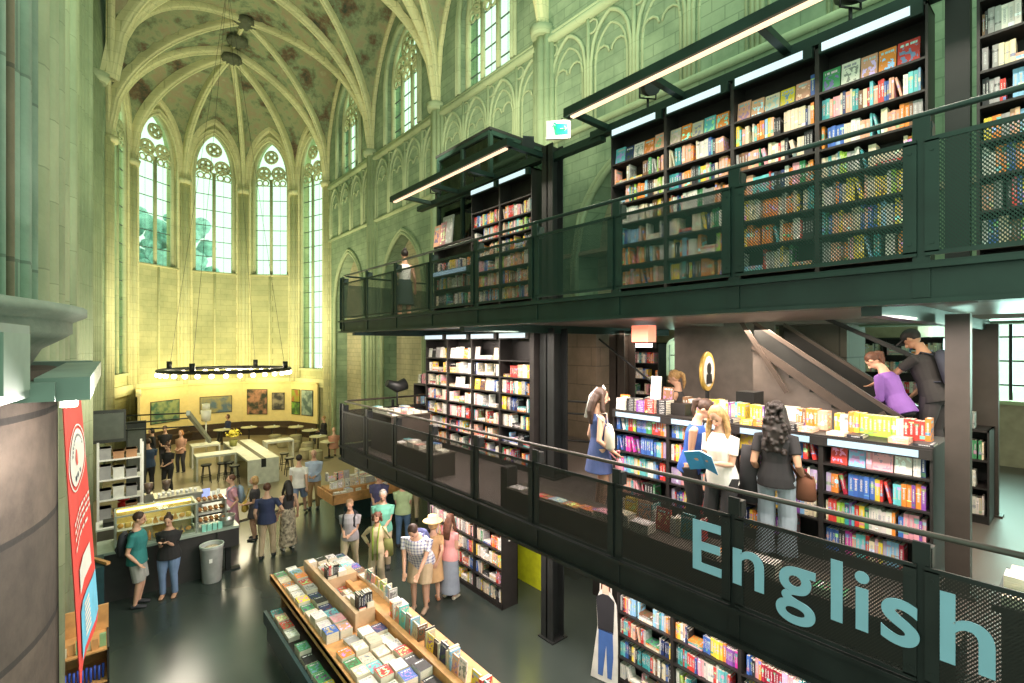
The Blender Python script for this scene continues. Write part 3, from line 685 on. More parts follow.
# ------------------------------------------------------------------ books
PAL = {
 'white': (.78, .75, .68), 'cream': (.72, .62, .44), 'grey': (.36, .36, .35), 'black': (.025, .025, .03), 'red': (.62, .05, .04), 'crimson': (.38, .02, .05),
 'orange': (.80, .26, .04), 'yellow': (.82, .62, .06), 'lime': (.38, .62, .08), 'green': (.06, .30, .12), 'teal': (.04, .32, .34), 'turquoise': (.14, .55, .58),
 'sky blue': (.25, .50, .74), 'blue': (.05, .14, .46), 'navy': (.02, .04, .15), 'purple': (.24, .08, .38), 'lilac': (.52, .40, .66), 'pink': (.80, .36, .42),
 'magenta': (.68, .05, .38), 'brown': (.20, .10, .05), 'salmon': (.80, .42, .28)}
def pick(wts):
    ks = list(wts); return R.choices(ks, [wts[k] for k in ks])[0]
MIXED = dict(white=9, cream=6, grey=2, black=3, red=3, crimson=1, orange=3, yellow=3, lime=1, green=2, teal=2, turquoise=1, blue=2, navy=2, pink=2, brown=2, salmon=3)
MIXED['sky blue'] = 2
BRIGHT = dict(white=4, cream=2, black=2, red=4, crimson=2, orange=4, yellow=3, lime=1, green=1, teal=2, turquoise=2, blue=3, navy=1, purple=2, lilac=2, pink=4, magenta=2, salmon=2)
BRIGHT['sky blue'] = 2
PALE = dict(white=14, cream=8, grey=2, black=2, red=2, orange=2, yellow=2, green=1, teal=1, blue=1, pink=2, brown=1, salmon=2)
UPPER = dict(white=6, cream=8, yellow=5, orange=7, salmon=6, red=3, green=2, teal=2, turquoise=2, blue=2, navy=2, black=3, grey=3, brown=2, lime=1, pink=2)
UPPER['sky blue'] = 2
RECS = []
def rec(M, t, d, h, colname, info, kind='up'):
    c = PAL[colname]; j = R.uniform(.82, 1.12); RECS.append(dict(M=M, t=t, d=d, h=h, c=(min(1, c[0]*j), min(1, c[1]*j*R.uniform(.93, 1.06)), min(1, c[2]*j)), n=colname, info=info, kind=kind, r=R.random()))
BF = [(0, 3, 2, 1), (0, 1, 5, 4), (3, 7, 6, 2), (0, 4, 7, 3), (1, 2, 6, 5), (4, 5, 9, 8), (5, 6, 10, 9), (6, 7, 11, 10), (7, 4, 8, 11), (8, 9, 10, 11)]
#       bottom        spine         fore edge     cover -x      cover +x      top rim x4                                            top paper
class BookMesh:
    def __init__(s): s.v = []; s.f = []; s.c = []; s.k = []; s.uv = []
    def add(s, b, org=None):
        M = b['M'] if org is None else Matrix.Translation(-org) @ b['M']; t, d, h = b['t'], b['d'], b['h']; x = t/2; i = min(.003, t*.2)
        vs = [(-x, 0, 0), (x, 0, 0), (x, d, 0), (-x, d, 0), (-x, 0, h), (x, 0, h), (x, d, h), (-x, d, h), (-x+i, i, h-.003), (x-i, i, h-.003), (x-i, d, h-.003), (-x+i, d, h-.003)]
        o = len(s.v); s.v += [tuple(M @ Vector(p)) for p in vs]
        pap = (.74, .69, .57)
        for q, f in enumerate(BF):
            s.f.append(tuple(o+a for a in f)); cov = q not in (0, 2, 9)
            s.c.append((*(b['c'] if cov else pap), 1)); s.k.append((1 if q == 1 else 2 if q in (3, 4) else 0, b['r'], 0))
            if q == 1: s.uv += [(0, 0), (1, 0), (1, 1), (0, 1)]
            elif q == 3: s.uv += [(1, 0), (1, 1), (0, 1), (0, 0)]
            elif q == 4: s.uv += [(0, 0), (1, 0), (1, 1), (0, 1)]
            else: s.uv += [(0, 0)]*4
    def build(s, name):
        me = bpy.data.meshes.new(name); me.from_pydata(s.v, [], s.f); me.materials.append(BOOK)
        a = me.attributes.new('col', 'FLOAT_COLOR', 'FACE'); a.data.foreach_set('color', [x for c in s.c for x in c])
        a = me.attributes.new('fk', 'FLOAT_VECTOR', 'FACE'); a.data.foreach_set('vector', [x for c in s.k for x in c])
        u = me.uv_layers.new(name='UVMap'); u.data.foreach_set('uv', [x for c in s.uv for x in c])
        me.update(); o = bpy.data.objects.new(name, me); COL.objects.link(o); return o
ORD = ['first', 'second', 'third', 'fourth', 'fifth', 'sixth', 'seventh', 'eighth', 'ninth', 'tenth']
def nth(n): return '%d%s' % (n, 'th' if 10 <= n % 100 <= 20 else {1: 'st', 2: 'nd', 3: 'rd'}.get(n % 10, 'th'))
def fill(M, w, hmax, pal, info, full=.93, hr=(.19, .24), tr=(.016, .040), lean=.12, faceout=.0, flat=.05, depth=.15):
    x = .01; n = 0; end = w*(full if full < 1 else 1)-.01
    last = None
    while x < end-.03:
        q = R.random()
        if q < faceout and x+.16 < end:
            h = min(hmax-.015, R.uniform(.2, .25)); bw = R.uniform(.13, .17); n += 1
            m = M @ Matrix.Translation((x+bw/2, .05, .0)) @ Matrix.Rotation(-.12, 4, 'X') @ rotz(math.pi/2)
            m = m @ Matrix.Translation((0, -bw/2, 0)); rec(m, R.uniform(.015, .03), bw, h, pick(pal), (info, n), 'up'); x += bw+.012; continue
        if q < faceout+flat*.35 and x+.22 < end and hmax > .2:
            z = 0; bw = R.uniform(.18, .22)
            for k in range(R.randint(2, 4)):
                t = R.uniform(.018, .035)
                if z+t > hmax-.04: break
                m = M @ Matrix.Translation((x, .02, z+t/2)) @ Matrix.Rotation(math.pi/2, 4, 'Y'); n += 1
                rec(m @ Matrix.Translation((0, 0, 0)), t, .15, bw, pick(pal), (info, n), 'up'); z += t
            x += bw+.01; continue
        if q > 1-.035: x += R.uniform(.01, .05); continue
        if last and R.random() < .42: t, h, cn = last
        else: t = R.uniform(*tr); h = min(hmax-.012, R.uniform(*hr)); cn = pick(pal); last = (t, h, cn)
        if x+t > end: break
        n += 1; dd = R.uniform(0, .02)
        if R.random() < lean*.25 and x+t+.05 < end:
            m = M @ Matrix.Translation((x+t/2+.05, dd+.02, t*.1)) @ Matrix.Rotation(-.22, 4, 'Y'); rec(m, t, depth, h*.97, cn, (info, n)); x += t+.055; last = None; continue
        rec(M @ Matrix.Translation((x+t/2, dd+.02, 0)), t, depth, h, cn, (info, n)); x += t+.0012
    return x
def bookcase(Mc, w, h, boards, place, pal, label, cat='bookcase', depth=.30, light=None, group=None, kick=.1, faceouts=(), lampz=None, skip=(), header=None, **kw):
    """Mc: local frame, x to the right along the front, y into the case, z up"""
    r = empty('bookcase', (0, 0, 0), label=label, cat=cat, group=group); r.matrix_world = Mc
    MB().bb(0, w, depth-.015, depth, 0, h).build('back_panel', WOODB, r)
    for x in (0, w-.02): MB().bb(x, x+.02, 0, depth, 0, h).build('side_panel', WOODB, r)
    MB().bb(0, w, 0, depth, h-.03, h).build('top_board', WOODB, r)
    if boards[0] > .05: MB().bb(0, w, .01, .03, 0, boards[0]).build('plinth', WOODB, r)
    for i, z in enumerate(boards):
        b = MB().bb(.02, w-.02, .0, depth-.015, z-.022, z).build('shelf_board', WOODB, r)
    if light:
        f = MB().bb(.03, w-.03, -.05, .0, (lampz or h)-.12, (lampz or h)).build('lamp_housing', GSTEEL if Mc.translation.z > 5 else WOODB, r)
        MB().bb(.06, w-.12, -.058, -.05, (lampz or h)-.10, (lampz or h)-.015).build('light_panel', light, f)
    tops = boards[1:]+[h-.04]; nb = len(boards)
    for i, z in enumerate(boards):
        if i in skip: continue
        info = (place, nb-i)
        k = dict(kw)
        if i in faceouts: k.update(faceout=.9)
        fill(Mc @ Matrix.Translation((.02, .02, z+.001)), w-.04, min(tops[i]-z-.024, .34), pal, info, full=R.choice((1, 1, 1, 1, .9, 1)), **k)
    return r
W = .906
def MF(y, z, x=5.8): return Matrix.Translation((x, y, z)) @ rotz(-math.pi/2)
NUMS = {1: 'beside the thick column', 2: 'second from the thick column', 3: 'third from the thick column', 4: 'fourth from the thick column'}
UB = [.07, .40, .70, 1.00, 1.30, 1.60, 1.90, 2.20]
for i in range(1, 5):
    bookcase(MF(.985+W*i, UPZ), W, 2.70, UB, 'upper bookcase '+NUMS[i], UPPER, 'tall black upper gallery bookcase full of books, '+NUMS[i], faceouts=(7,), hr=(.195, .255), light=LAMPU, skip=())
for i in (1, 2):
    bookcase(MF(.66-W*(i-1), UPZ), W, 2.95, UB+[2.52], 'upper bookcase right of the thick column' if i == 1 else 'upper bookcase by the frame edge', UPPER, ('tall black upper gallery bookcase just right of the thick column', 'tall black upper gallery bookcase at the edge, right of its neighbour')[i-1], faceouts=(8,), light=None, hr=(.195, .255))
LY = [6.34+W*i for i in range(5)]
for i in (0, 1):
    bookcase(MF(LY[i]+W, UPZ), W, 2.66, UB, ('upper bookcase left of the open gap', 'upper bookcase right of the display rack')[i], UPPER, ('black upper gallery bookcase directly left of the open gap', 'black upper gallery bookcase between the display rack and its lit neighbour')[i], faceouts=(), skip=(7,), hr=(.195, .255), light=LAMPU)
# display rack with large books at the far end
bookcase(MF(LY[2]+W*1.6, UPZ), W*1.6, 1.75, [.07, .42, .78, 1.12], 'low display rack on the upper gallery', MIXED, 'low black display rack with large books at the far end of upper gallery', light=LAMPB, lampz=1.17, hr=(.2, .27))
tall = MB(); 
for k, (x, hh, cn) in enumerate(((.0, .62, 'salmon'), (.26, .66, 'pink'), (.5, .8, 'grey'))):
    b = BookMesh(); b.add(dict(M=MF(9.5-x, UPZ+1.76) @ Matrix.Translation((0, .08, 0)) @ Matrix.Rotation(-.1, 4, 'X') @ rotz(math.pi/2), t=.03, d=.24 if k < 2 else .42, h=hh*.8, c=PAL[cn], r=.3+k*.21))
    tag(b.build('display_book'), ('large salmon picture book standing leftmost on the display rack', 'large pink picture book standing between two others on the display rack', 'very large grey panel book standing on the display rack')[k], 'book')
# middle level, far group
MBD = [.10, .43, .74, 1.05, 1.36, 1.66, 1.97]
nm = ('beside the black panel', 'second from the black panel', 'third from the black panel', 'fourth from the black panel')
for i in range(4):
    bookcase(MF(LY[i]+W, MIDZ), W, 2.48, MBD, 'middle level bookcase '+nm[i], PALE if i else MIXED, 'tall black middle level bookcase with light strip, '+nm[i], faceouts=(6, 4) if i in (1, 2) else (6,), skip=(6,) if i == 0 else (), flat=.3, light=LAMPU)
# English island, four bays, low
IB = [.12, .42, .72, 1.02]
nm = ('beside the thick column', 'second from the thick column', 'behind the two reading women', 'beside the woman in blue')
def island(i):
    y = .95+W*(i+1); M = MF(y, MIDZ)
    r = empty('bookcase', label='low black island bookcase with pale blue strip, '+nm[i], cat='bookcase'); r.matrix_world = M
    MB().bb(0, W, .30, .32, 0, 1.28).build('back_panel', WOODB, r)
    for x in (0, W-.022): MB().bb(x, x+.022, 0, .78, 0, 1.28).build('side_panel', WOODB, r)
    MB().bb(0, W, -.01, .80, 1.28, 1.31).build('top_board', WOODB, r); MB().bb(0, W, .02, .04, 0, .1).build('plinth', WOODB, r)
    for z in IB: MB().bb(.02, W-.02, 0, .30, z-.02, z).build('shelf_board', WOODB, r)
    f = MB().bb(0, W, -.02, 0, 1.20, 1.29).build('fascia', WOODB, r); MB().bb(.07, W-.10, -.026, -.02, 1.215, 1.28).build('label_strip', LAMPB, f)
    for k, z in enumerate(IB):
        fill(M @ Matrix.Translation((.025, .015, z+.001)), W-.05, .27, BRIGHT, ('low island bookcase '+nm[i], 4-k), full=1 if k else .8, hr=(.19, .235), tr=(.02, .045), lean=.5 if k == 2 else .15, faceout=.92 if (k == 3 and i < 2) else 0, flat=0)
    # upright row on the worktop and stacks in front
    if i < 3:
        fill(M @ Matrix.Translation((.02, .30, 1.311)), W-.04, .27, dict(red=5, orange=5, yellow=4, lime=2, white=2, black=1, turquoise=1, purple=1, salmon=3, brown=1), ('row on island top '+nm[i], 1), full=1, hr=(.19, .235), tr=(.02, .045), lean=0, flat=0, depth=.14)
    x = .04; ns = 0
    while x < W-.15:
        bw = R.uniform(.13, .16); z = 1.311; cn = R.choice(['red', 'yellow', 'salmon', 'white', 'cream', 'black', 'purple', 'orange']) ; deep = (R.random() < (.75 if i < 3 else 1))
        if deep:
            ns += 1
            for k in range(R.randint(1, 3) if i < 3 else R.randint(3, 8)):
                t = R.uniform(.018, .03); m = M @ Matrix.Translation((x, .03+R.uniform(0, .01), z+t/2)) @ Matrix.Rotation(math.pi/2, 4, 'Y'); rec(m, t, .20, bw, cn, (k+1, '%s stack from left, island top %s' % (nth(ns), nm[i])), 'flat'); RECS[-1]['group'] = 'stacks on the island top'; z += t
        x += bw+R.uniform(.01, .04)
for i in range(4): island(i)
# ground floor bookcases
GB = [.10, .43, .76, 1.09, 1.42, 1.75, 2.08]
nm2 = ('beside the yellow doorway', 'second from the yellow doorway', 'third from the yellow doorway')
for i in range(3):
    bookcase(MF(7.2+W*(i+1), 0, 5.82), W, 2.45, GB, 'ground floor bookcase '+nm2[i], PALE, 'tall black ground floor bookcase, '+nm2[i], light=None, depth=.4, faceouts=(5,), flat=.1)
nm3 = ('beside the cardboard woman', 'second from the cardboard woman', 'third from the cardboard woman', 'fourth from the cardboard woman')
for i in range(4):
    bookcase(MF(4.55-W*i, 0, 5.86), W, 2.45, GB, 'ground floor bookcase '+nm3[i], BRIGHT if i else MIXED, 'tall black ground floor bookcase below the walkway, '+nm3[i], light=None, depth=.34, faceouts=(6, 5) if i > 0 else (5,), flat=.1)
# cases in the aisle
bookcase(MF(6.95, MIDZ, 9.3), .85, 2.3, [.1, .45, .8, 1.15, 1.5, 1.85], 'aisle bookcase behind the brown column', PALE, 'dark aisle bookcase seen between the brown steel column and doorway', light=LAMPW, flat=.2)
for i in range(2): bookcase(MF(3.75-.95*i, MIDZ, 12.2), .95, 2.4, [.1, .5, .9, 1.3, 1.7, 2.05], 'aisle bookcase behind the stairs', PALE, ('dark aisle bookcase directly behind the stone stair pier', 'dark aisle bookcase behind the man in the black cap')[i], light=None)
bookcase(MF(1.75, MIDZ, 8.5), .9, 1.18, [.1, .45, .8], 'low aisle bookcase', PALE, 'low black bookcase with books on top before the bright window', light=None, depth=.5)
bookcase(MF(10.9, MIDZ, 6.0), .8, 1.3, [.1, .45, .8], 'low bookcase at the far end of the middle level', MIXED, 'low bookcase at the far left end of the middle level', light=None)
for M_, wd in ((MF(1.7, MIDZ+1.19, 8.5), .8), (MF(10.85, MIDZ+1.31, 6.05), .7)): fill(M_, wd, .3, PALE, ('row on a low bookcase', 1), faceout=.3)
# ------------------------------------------------------------------ canopies over the upper gallery
def canopy(y0, y1, arms, label):
    r = empty('light_canopy', (0, 0, 0), label=label, cat='light fixture')
    MB().bb(5.04, 5.18, y0, y1, 8.22, 8.34).build('outer_beam', GSTEEL, r)
    MB().bb(5.08, 5.14, y0+.1, y1-.1, 8.195, 8.22).build('light_bar', mat('warm_bar', (1, .8, .65), .5, emit=(1, .66, .46), es=1.0, noise=0), r)
    MB().bb(5.84, 5.98, y0, y1+.2, 8.19, 8.30).build('inner_beam', GSTEEL, r)
    for a in arms: MB().bb(5.12, 5.9, a-.04, a+.04, 8.22, 8.30).build('arm', GSTEEL, r)
canopy(-2.0, 4.85, (4.73, 3.49, 2.2, .9, -.4), 'long dark green steel light canopy above the near upper bookcases')
canopy(6.1, 10.25, (6.15, 7.5, 8.75, 9.85), 'shorter dark green steel light canopy above the far upper bookcases')
tag(MB().bb(5.86, 5.98, 4.85, 6.1, 8.12, 8.24).build('steel_beam', GSTEEL), 'dark steel beam bridging the open gap of the upper gallery', 'beam')
def flood(x, y, z, label, rz=2.6):
    r = empty('floodlight', (x, y, z), rz=rz, label=label, cat='floodlight')
    MB().tube([(0, 0, .16), (0, 0, .0)], .018, 8).build('stem', STEEL, r)
    mb = MB(); mb.tube([(-.12, 0, .16), (-.12, 0, .32)], .012, 6); mb.tube([(.12, 0, .16), (.12, 0, .32)], .012, 6); mb.tube([(-.12, 0, .16), (.12, 0, .16)], .012, 6); mb.build('yoke', STEEL, r)
    MB().tube([(0, -.14, .36), (0, .02, .30), (0, .16, .25)], [.07, .11, .12], 14).build('housing', STEEL, r)
    MB().bar((-.1, .17, .34), (.1, .17, .34), .01, .1).build('barn_door', STEEL, r)
flood(5.91, 4.05, 8.30, 'black floodlight on the near upper bookcases, furthest from the frame edge')
flood(5.91, 1.62, 8.30, 'black floodlight above the upper bookcases near the frame edge')
flood(5.91, 6.6, 8.30, 'black floodlight at the near end of the far canopy')
flood(5.91, 8.2, 8.30, 'black floodlight in the middle of the far canopy')
flood(5.91, 9.7, 8.30, 'black floodlight at the far end of the far canopy')
r = empty('floodlight', (5.2, 10.2, 4.05), label='black floodlight fixed at the far end of the middle level', cat='floodlight')
MB().tube([(-.25, 0, .1), (0, 0, 0), (.2, 0, .06)], [.08, .13, .14], 12).build('housing', STEEL, r); MB().tube([(0, 0, 0), (0, 0, -.4), (.3, .1, -.5)], .02, 8).build('arm', STEEL, r)
# exit sign
r = empty('exit_sign', (0, 0, 0), label='lit white and green running man exit sign hanging below the canopy end', cat='exit sign')
EXG = mat('exit_green', (.0, .45, .16), .4, emit=(0, .5, .16), es=.35, noise=0); EXW = mat('exit_white', (.6, .7, .65), .4, emit=(.75, .95, .85), es=.25, noise=0)
ex = Matrix.Translation((5.02, 4.93, 8.06)) @ rotz(math.radians(-48))
MB().box((0, 0, 0), (.34, .05, .26), ex).build('sign_box', WHITE, r)
MB().box((0, -.028, 0), (.32, .004, .2), ex).build('light_panel', EXW, r)
MB().box((.05, -.032, 0), (.18, .004, .16), ex).build('green_field', EXG, r)
mb = MB()
for p, q, w in (((-.10, 0), (-.06, .06), .02), ((-.06, .06), (-.02, .0), .02), ((-.06, .06), (-.04, -.06), .022), ((-.04, -.06), (-.0, -.08), .015), ((-.05, -.02), (-.1, -.07), .018)):
    mb.bar(ex @ Vector((p[0], -.034, p[1])), ex @ Vector((q[0], -.034, q[1])), w, .004)
mb.ball(ex @ Vector((-.045, -.034, .085)), .016, 8); mb.build('running_man', EXG, r)
mb = MB(); mb.bar(ex @ Vector((.03, -.036, 0)), ex @ Vector((.12, -.036, 0)), .02, .004); mb.bar(ex @ Vector((.09, -.036, .03)), ex @ Vector((.12, -.036, 0)), .015, .004); mb.bar(ex @ Vector((.09, -.036, -.03)), ex @ Vector((.12, -.036, 0)), .015, .004); mb.build('arrow', WHITE, r)
MB().tube([(5.1, 4.93, 8.19), (5.1, 4.93, 8.25)], .012, 6).build('hanger', STEEL, r)
# lift shaft top
r = empty('lift_shaft', (0, 0, 0), label='dark glass and steel lift shaft behind the far upper bookcases, red inside', cat='lift')
X0, X1, Y0, Y1, Z0, Z1 = 6.3, 7.9, 8.17, 10.2, 5.46, 9.45
mb = MB()
for x in (X0, X1):
    for y in (Y0, (Y0+Y1)/2, Y1): mb.bb(x-.04, x+.04, y-.04, y+.04, Z0, Z1)
for z in (Z1-.05, 8.3, 6.9):
    for x in (X0, X1): mb.bb(x-.05, x+.05, Y0, Y1, z, z+.09)
    for y in (Y0, Y1): mb.bb(X0, X1, y-.05, y+.05, z, z+.09)
mb.build('frame', GSTEEL, r)
MB().bb(X0+.0, X0+.02, Y0, Y1, Z0, Z1).build('glass_panel', GLASSD, r); MB().bb(X0, X1, Y0, Y0+.02, Z0, Z1).build('glass_panel', GLASSD, r)
MB().bb(X0-.06, X1+.06, Y0-.06, Y1+.06, Z1+.04, Z1+.1).build('roof', STEEL, r); MB().bb(X0+.1, X1-.1, Y1-.1, Y1-.05, Z0, Z1).build('back_wall', STEEL, r)
MB().bb(X0+.5, X0+.56, Y0+.6, Y0+1.0, 8.2, 9.1).build('red_panel', mat('red_lift', (.6, .02, .03), .5, emit=(.6, .02, .03), es=.3), r)
# ------------------------------------------------------------------ stairs to the upper gallery
st = empty('staircase', (0, 0, 0), label='dark brown steel staircase rising from the middle level behind the English island', cat='stairs')
def sz(y): return 4.27+(y-1.756)*.70
BR2 = mat('bronze_steel', (.085, .066, .056), .4, .2)
Y_0, Y_1 = 1.2, 3.25
for x in (7.42, 8.5):
    mb = MB(); n = 8
    mb.add([(x, Y_0, sz(Y_0)), (x, Y_1, sz(Y_1)), (x, Y_1, sz(Y_1)-.27), (x, Y_0, sz(Y_0)-.27), (x+.02, Y_0, sz(Y_0)), (x+.02, Y_1, sz(Y_1)), (x+.02, Y_1, sz(Y_1)-.27), (x+.02, Y_0, sz(Y_0)-.27)], [(0, 1, 2, 3), (7, 6, 5, 4), (0, 4, 5, 1), (3, 2, 6, 7), (1, 5, 6, 2), (0, 3, 7, 4)])
    mb.build('side_panel', STEEL, st)
    mb = MB(); mb.bar((x, Y_0, sz(Y_0)+.02), (x, Y_1, sz(Y_1)+.02), .05, .05); mb.bar((x, Y_0, sz(Y_0)-.32), (x, Y_1, sz(Y_1)-.32), .06, .11); mb.build('stringer', BR2, st)
for k in range(8):
    y = 1.2+k*.262; MB().bb(7.44, 8.5, y, y+.27, sz(y)-.26, sz(y)-.22).build('tread', STEEL, st)
for y in (1.45, 3.2):
    MB().bar((7.38, y-.42, sz(y)-.95), (7.38, y+.25, sz(y)+.12), .035, .06).build('strut', BR2, st)
MB().bar((7.42, Y_0, sz(Y_0)+.9), (7.42, 1.2, sz(1.2)+.9), .03, .05).build('handrail', STEEL, st); MB().bar((8.5, Y_0, sz(Y_0)+.75), (8.5, 3.2, sz(3.2)+.42), .04, .06).build('handrail', STEEL, st)
mb = MB(); mb.add([(7.5, 1.2, MIDZ), (7.5, 3.3, MIDZ), (7.5, 3.3, 5.02), (7.5, 1.2, 3.6), (7.54, 1.2, MIDZ), (7.54, 3.3, MIDZ), (7.54, 3.3, 5.02), (7.54, 1.2, 3.6)], [(0, 1, 2, 3), (7, 6, 5, 4), (0, 3, 7, 4), (3, 2, 6, 7), (2, 1, 5, 6), (0, 4, 5, 1)])
mb.build('infill_wall', MATS['soffit'], st)
# railing by the pier
r = empty('railing', (0, 0, 0), label='short black railing in front of the brown stone pier', cat='railing')
for z in (3.85, 3.6, 3.05): MB().tube([(6.9, 8.0, z), (7.6, 6.5, z)], .02, 8).build('rail', STEEL, r)
for p in ((6.9, 8.0), (7.6, 6.5)): MB().bar((*p, MIDZ), (*p, 3.86), .05).build('post', STEEL, r)
# red ceiling lamp, round portrait sign
tag(MB().box((5.6, 3.9, 5.15), (.18, .26, .22)).build('ceiling_lamp', mat('red_lampshade', (.8, .2, .12), .5, emit=(1, .25, .15), es=.9)), 'small glowing red box lamp under the upper walkway', 'lamp')
r = empty('sign', (0, 0, 0), label='round gold rimmed sign with a portrait standing behind the island', cat='sign')
sm_ = Matrix.Translation((6.75, 3.62, 4.62)) @ rotz(math.radians(10))
MB().tube([sm_ @ Vector((0, -.02, 0)), sm_ @ Vector((0, .02, 0))], .28, 28).build('rim', mat('gold_rim', (.62, .42, .10), .4, .4), r)
MB().tube([sm_ @ Vector((0, -.026, 0)), sm_ @ Vector((0, -.02, 0))], .22, 28).build('face', mat('sign_grey', (.55, .55, .56)), r)
mb = MB(); mb.tube([sm_ @ Vector((0, -.032, .04)), sm_ @ Vector((0, -.026, .04))], .09, 16); mb.prism([(-.13, -.18), (.13, -.18), (.10, -.04), (-.10, -.04)], -.032, -.026, sm_); mb.build('portrait', STEEL, r)
MB().bar((6.75, 3.62, 2.76), (6.75, 3.62, 4.34), .04).build('stand', STEEL, r)
tag(MB().bb(6.85, 7.15, 3.0, 3.25, MIDZ, 4.35).build('cabinet', STEEL), 'black tall cabinet standing behind the island near the round sign', 'cabinet')
tag(MB().bb(7.2, 7.35, 2.5, 2.9, MIDZ, 4.1).build('cabinet', STEEL), 'black low cabinet standing against the brown stair wall', 'cabinet')
r = empty('microphone_stand', (0, 0, 0), label='black thin boom stand leaning behind the stacks on the island', cat='stand')
MB().tube([(6.6, 5.5, 5.1), (6.9, 4.2, 4.1)], .018, 8).build('boom', STEEL, r); MB().tube([(6.9, 4.2, 4.1), (6.9, 4.2, MIDZ)], .02, 8).build('pole', STEEL, r)
# cards standing on the island
for (y, hh, cn, lab) in ((3.92, .34, 'white', 'white upright display card with a portrait on the island stacks'), (3.72, .2, 'brown', 'brown picture book standing on the island beside the white card'), (4.45, .2, 'orange', 'orange book standing on the island behind the woman in blue')):
    b = BookMesh(); b.add(dict(M=MF(y, 4.22 if cn != 'orange' else 4.06, 6.02) @ Matrix.Rotation(-.1, 4, 'X') @ rotz(math.pi/2), t=.02, d=.16, h=hh, c=PAL[cn], r=R.random())); tag(b.build('display_card' if cn == 'white' else 'display_book'), lab, 'card' if cn == 'white' else 'book')
tag(MB().bb(5.95, 6.25, 3.5, 4.3, 4.061, 4.215).build('book_riser', WOODB), 'low black riser under the display books on the island', 'riser')
# ------------------------------------------------------------------ stacks of books lying flat
CN = dict(white=13, cream=10, black=4, red=4, orange=3, yellow=2, teal=2, turquoise=2, blue=2, navy=2, green=3, salmon=2, pink=1, grey=3, brown=1); CN['sky blue'] = 2
def stack(x, y, z, place, rz=0.0, bw=.135, bl=.20, n=None, pal=CN, tmax=.032):
    """spine towards -Y in local terms after turning; cover up"""
    n = n or R.randint(2, 5); zz = z+.001; cn = pick(pal); t = R.uniform(.014, tmax); rr_ = R.random()
    M0 = Matrix.Translation((x, y, 0)) @ rotz(rz+R.uniform(-.05, .05))
    for k in range(n):
        m = M0 @ Matrix.Translation((-bl/2, -bw/2, zz+t/2)) @ Matrix.Rotation(math.pi/2, 4, 'Y') @ Matrix.Identity(4)
        rec(m, t, bw, bl, cn, (n-k if False else k+1, place), 'flat'); RECS[-1]['r'] = rr_; RECS[-1]['buried'] = k < n-1
        if k == n-1: RECS[-1]['info'] = ('top', place)
        zz += t+.0008
    return zz
STK = {}
ROWW = {}
def grid(x0, x1, y0, y1, z, place, dx=.17, dy=.235, rz=0, skip=.04, nr=(2, 5), vert=.0):
    """place names the block; every stack is told apart by its row and column"""
    i = 0; y = y1-dy/2
    while y > y0:
        i += 1; j = 0; x = x0+dx/2
        while x < x1-.02:
            j += 1
            if R.random() > skip:
                a = len(RECS); stack(x, y, z, None, rz+math.pi/2, bw=dx-.025, bl=dy-.03, n=R.randint(*nr))
                for b in RECS[a:]: b['info'] = (b['info'][0], '%s row from far end, %s from left, %s' % (nth(i), nth(j), place)); b['group'] = 'stacked books on '+place
            x += dx
        y -= dy
    return
def upright(M, w, place, pal=PALE, h=.3, **kw): fill(M, w, h, pal, ('row '+place, 1), full=1, **kw)
# long sales table on the ground floor
t = empty('book_table', (0, 0, 0), label='long light wood sales table covered with book stacks in the middle of the floor', cat='table')
MB().bb(2.42, 3.78, 3.2, 9.75, .72, .78).build('tabletop', PINE, t)
for y in (9.5, 7.6, 5.6, 3.6): MB().bb(2.55, 3.65, y-.04, y+.04, 0, .72).build('leg_panel', mat('mid_wood', (.30, .17, .07), .5), t)
MB().bb(3.28, 3.36, 3.2, 8.35, .78, .93).build('riser_board', PINE, t)
MB().bb(3.36, 3.78, 3.2, 8.35, .78, .86).build('riser_shelf', PINE, t)
MB().bb(2.42, 2.45, 3.2, 9.75, .66, .80).build('edge_board', PINE, t)
r = empty('display_box', (0, 0, 0), label='light wood box riser with books standing at the far half of the sales table', cat='box')
MB().bb(2.98, 3.5, 8.4, 9.0, .78, 1.0).build('box', mat('pale_wood', (.60, .42, .26), .5), r); MB().bb(2.9, 2.95, 7.0, 9.35, .781, 1.05).build('side_board', mat('pale_wood', (.60, .42, .26)), r)
MB().bb(2.98, 3.25, 7.1, 7.7, .78, 1.0).build('box', MATS['pale_wood'], r)
grid(2.46, 2.88, 6.95, 9.7, .78, 'main sales table', dx=.2, dy=.25)
grid(2.46, 3.26, 3.4, 6.9, .78, 'near sales table', dx=.2, dy=.25)
grid(3.0, 3.75, 9.05, 9.7, .78, 'table far corner', dx=.19, dy=.22, nr=(3, 7))
grid(3.0, 3.5, 8.42, 9.0, 1.0, 'wooden box riser', dx=.17, dy=.2, nr=(1, 3)); grid(3.0, 3.25, 7.12, 7.68, 1.0, 'small wooden riser', dx=.13, dy=.19, nr=(1, 3))
grid(2.98, 3.27, 7.75, 8.38, .78, 'gap between risers', dx=.15, dy=.21)
grid(3.56, 3.76, 7.0, 9.0, .86, 'right table edge', dx=.19, dy=.26, nr=(2, 6))
RM = lambda x, y, z: Matrix.Translation((x, y, z)) @ rotz(-math.pi/2)
for k, (x, y, z, w_, nm_) in enumerate(((3.38, 6.95, .86, .9, 'on the raised shelf, far part'), (3.40, 5.95, .86, 1.0, 'on the raised shelf, middle part'), (3.39, 4.85, .86, 1.2, 'on the raised shelf, near part'), (3.05, 8.35, 1.0, .0, ''), (3.55, 8.25, .86, 1.0, 'behind the wooden risers'))):
    if w_: upright(RM(x, y, z), w_, nm_, faceout=.35, flat=0, hr=(.2, .27), pal=MIXED)
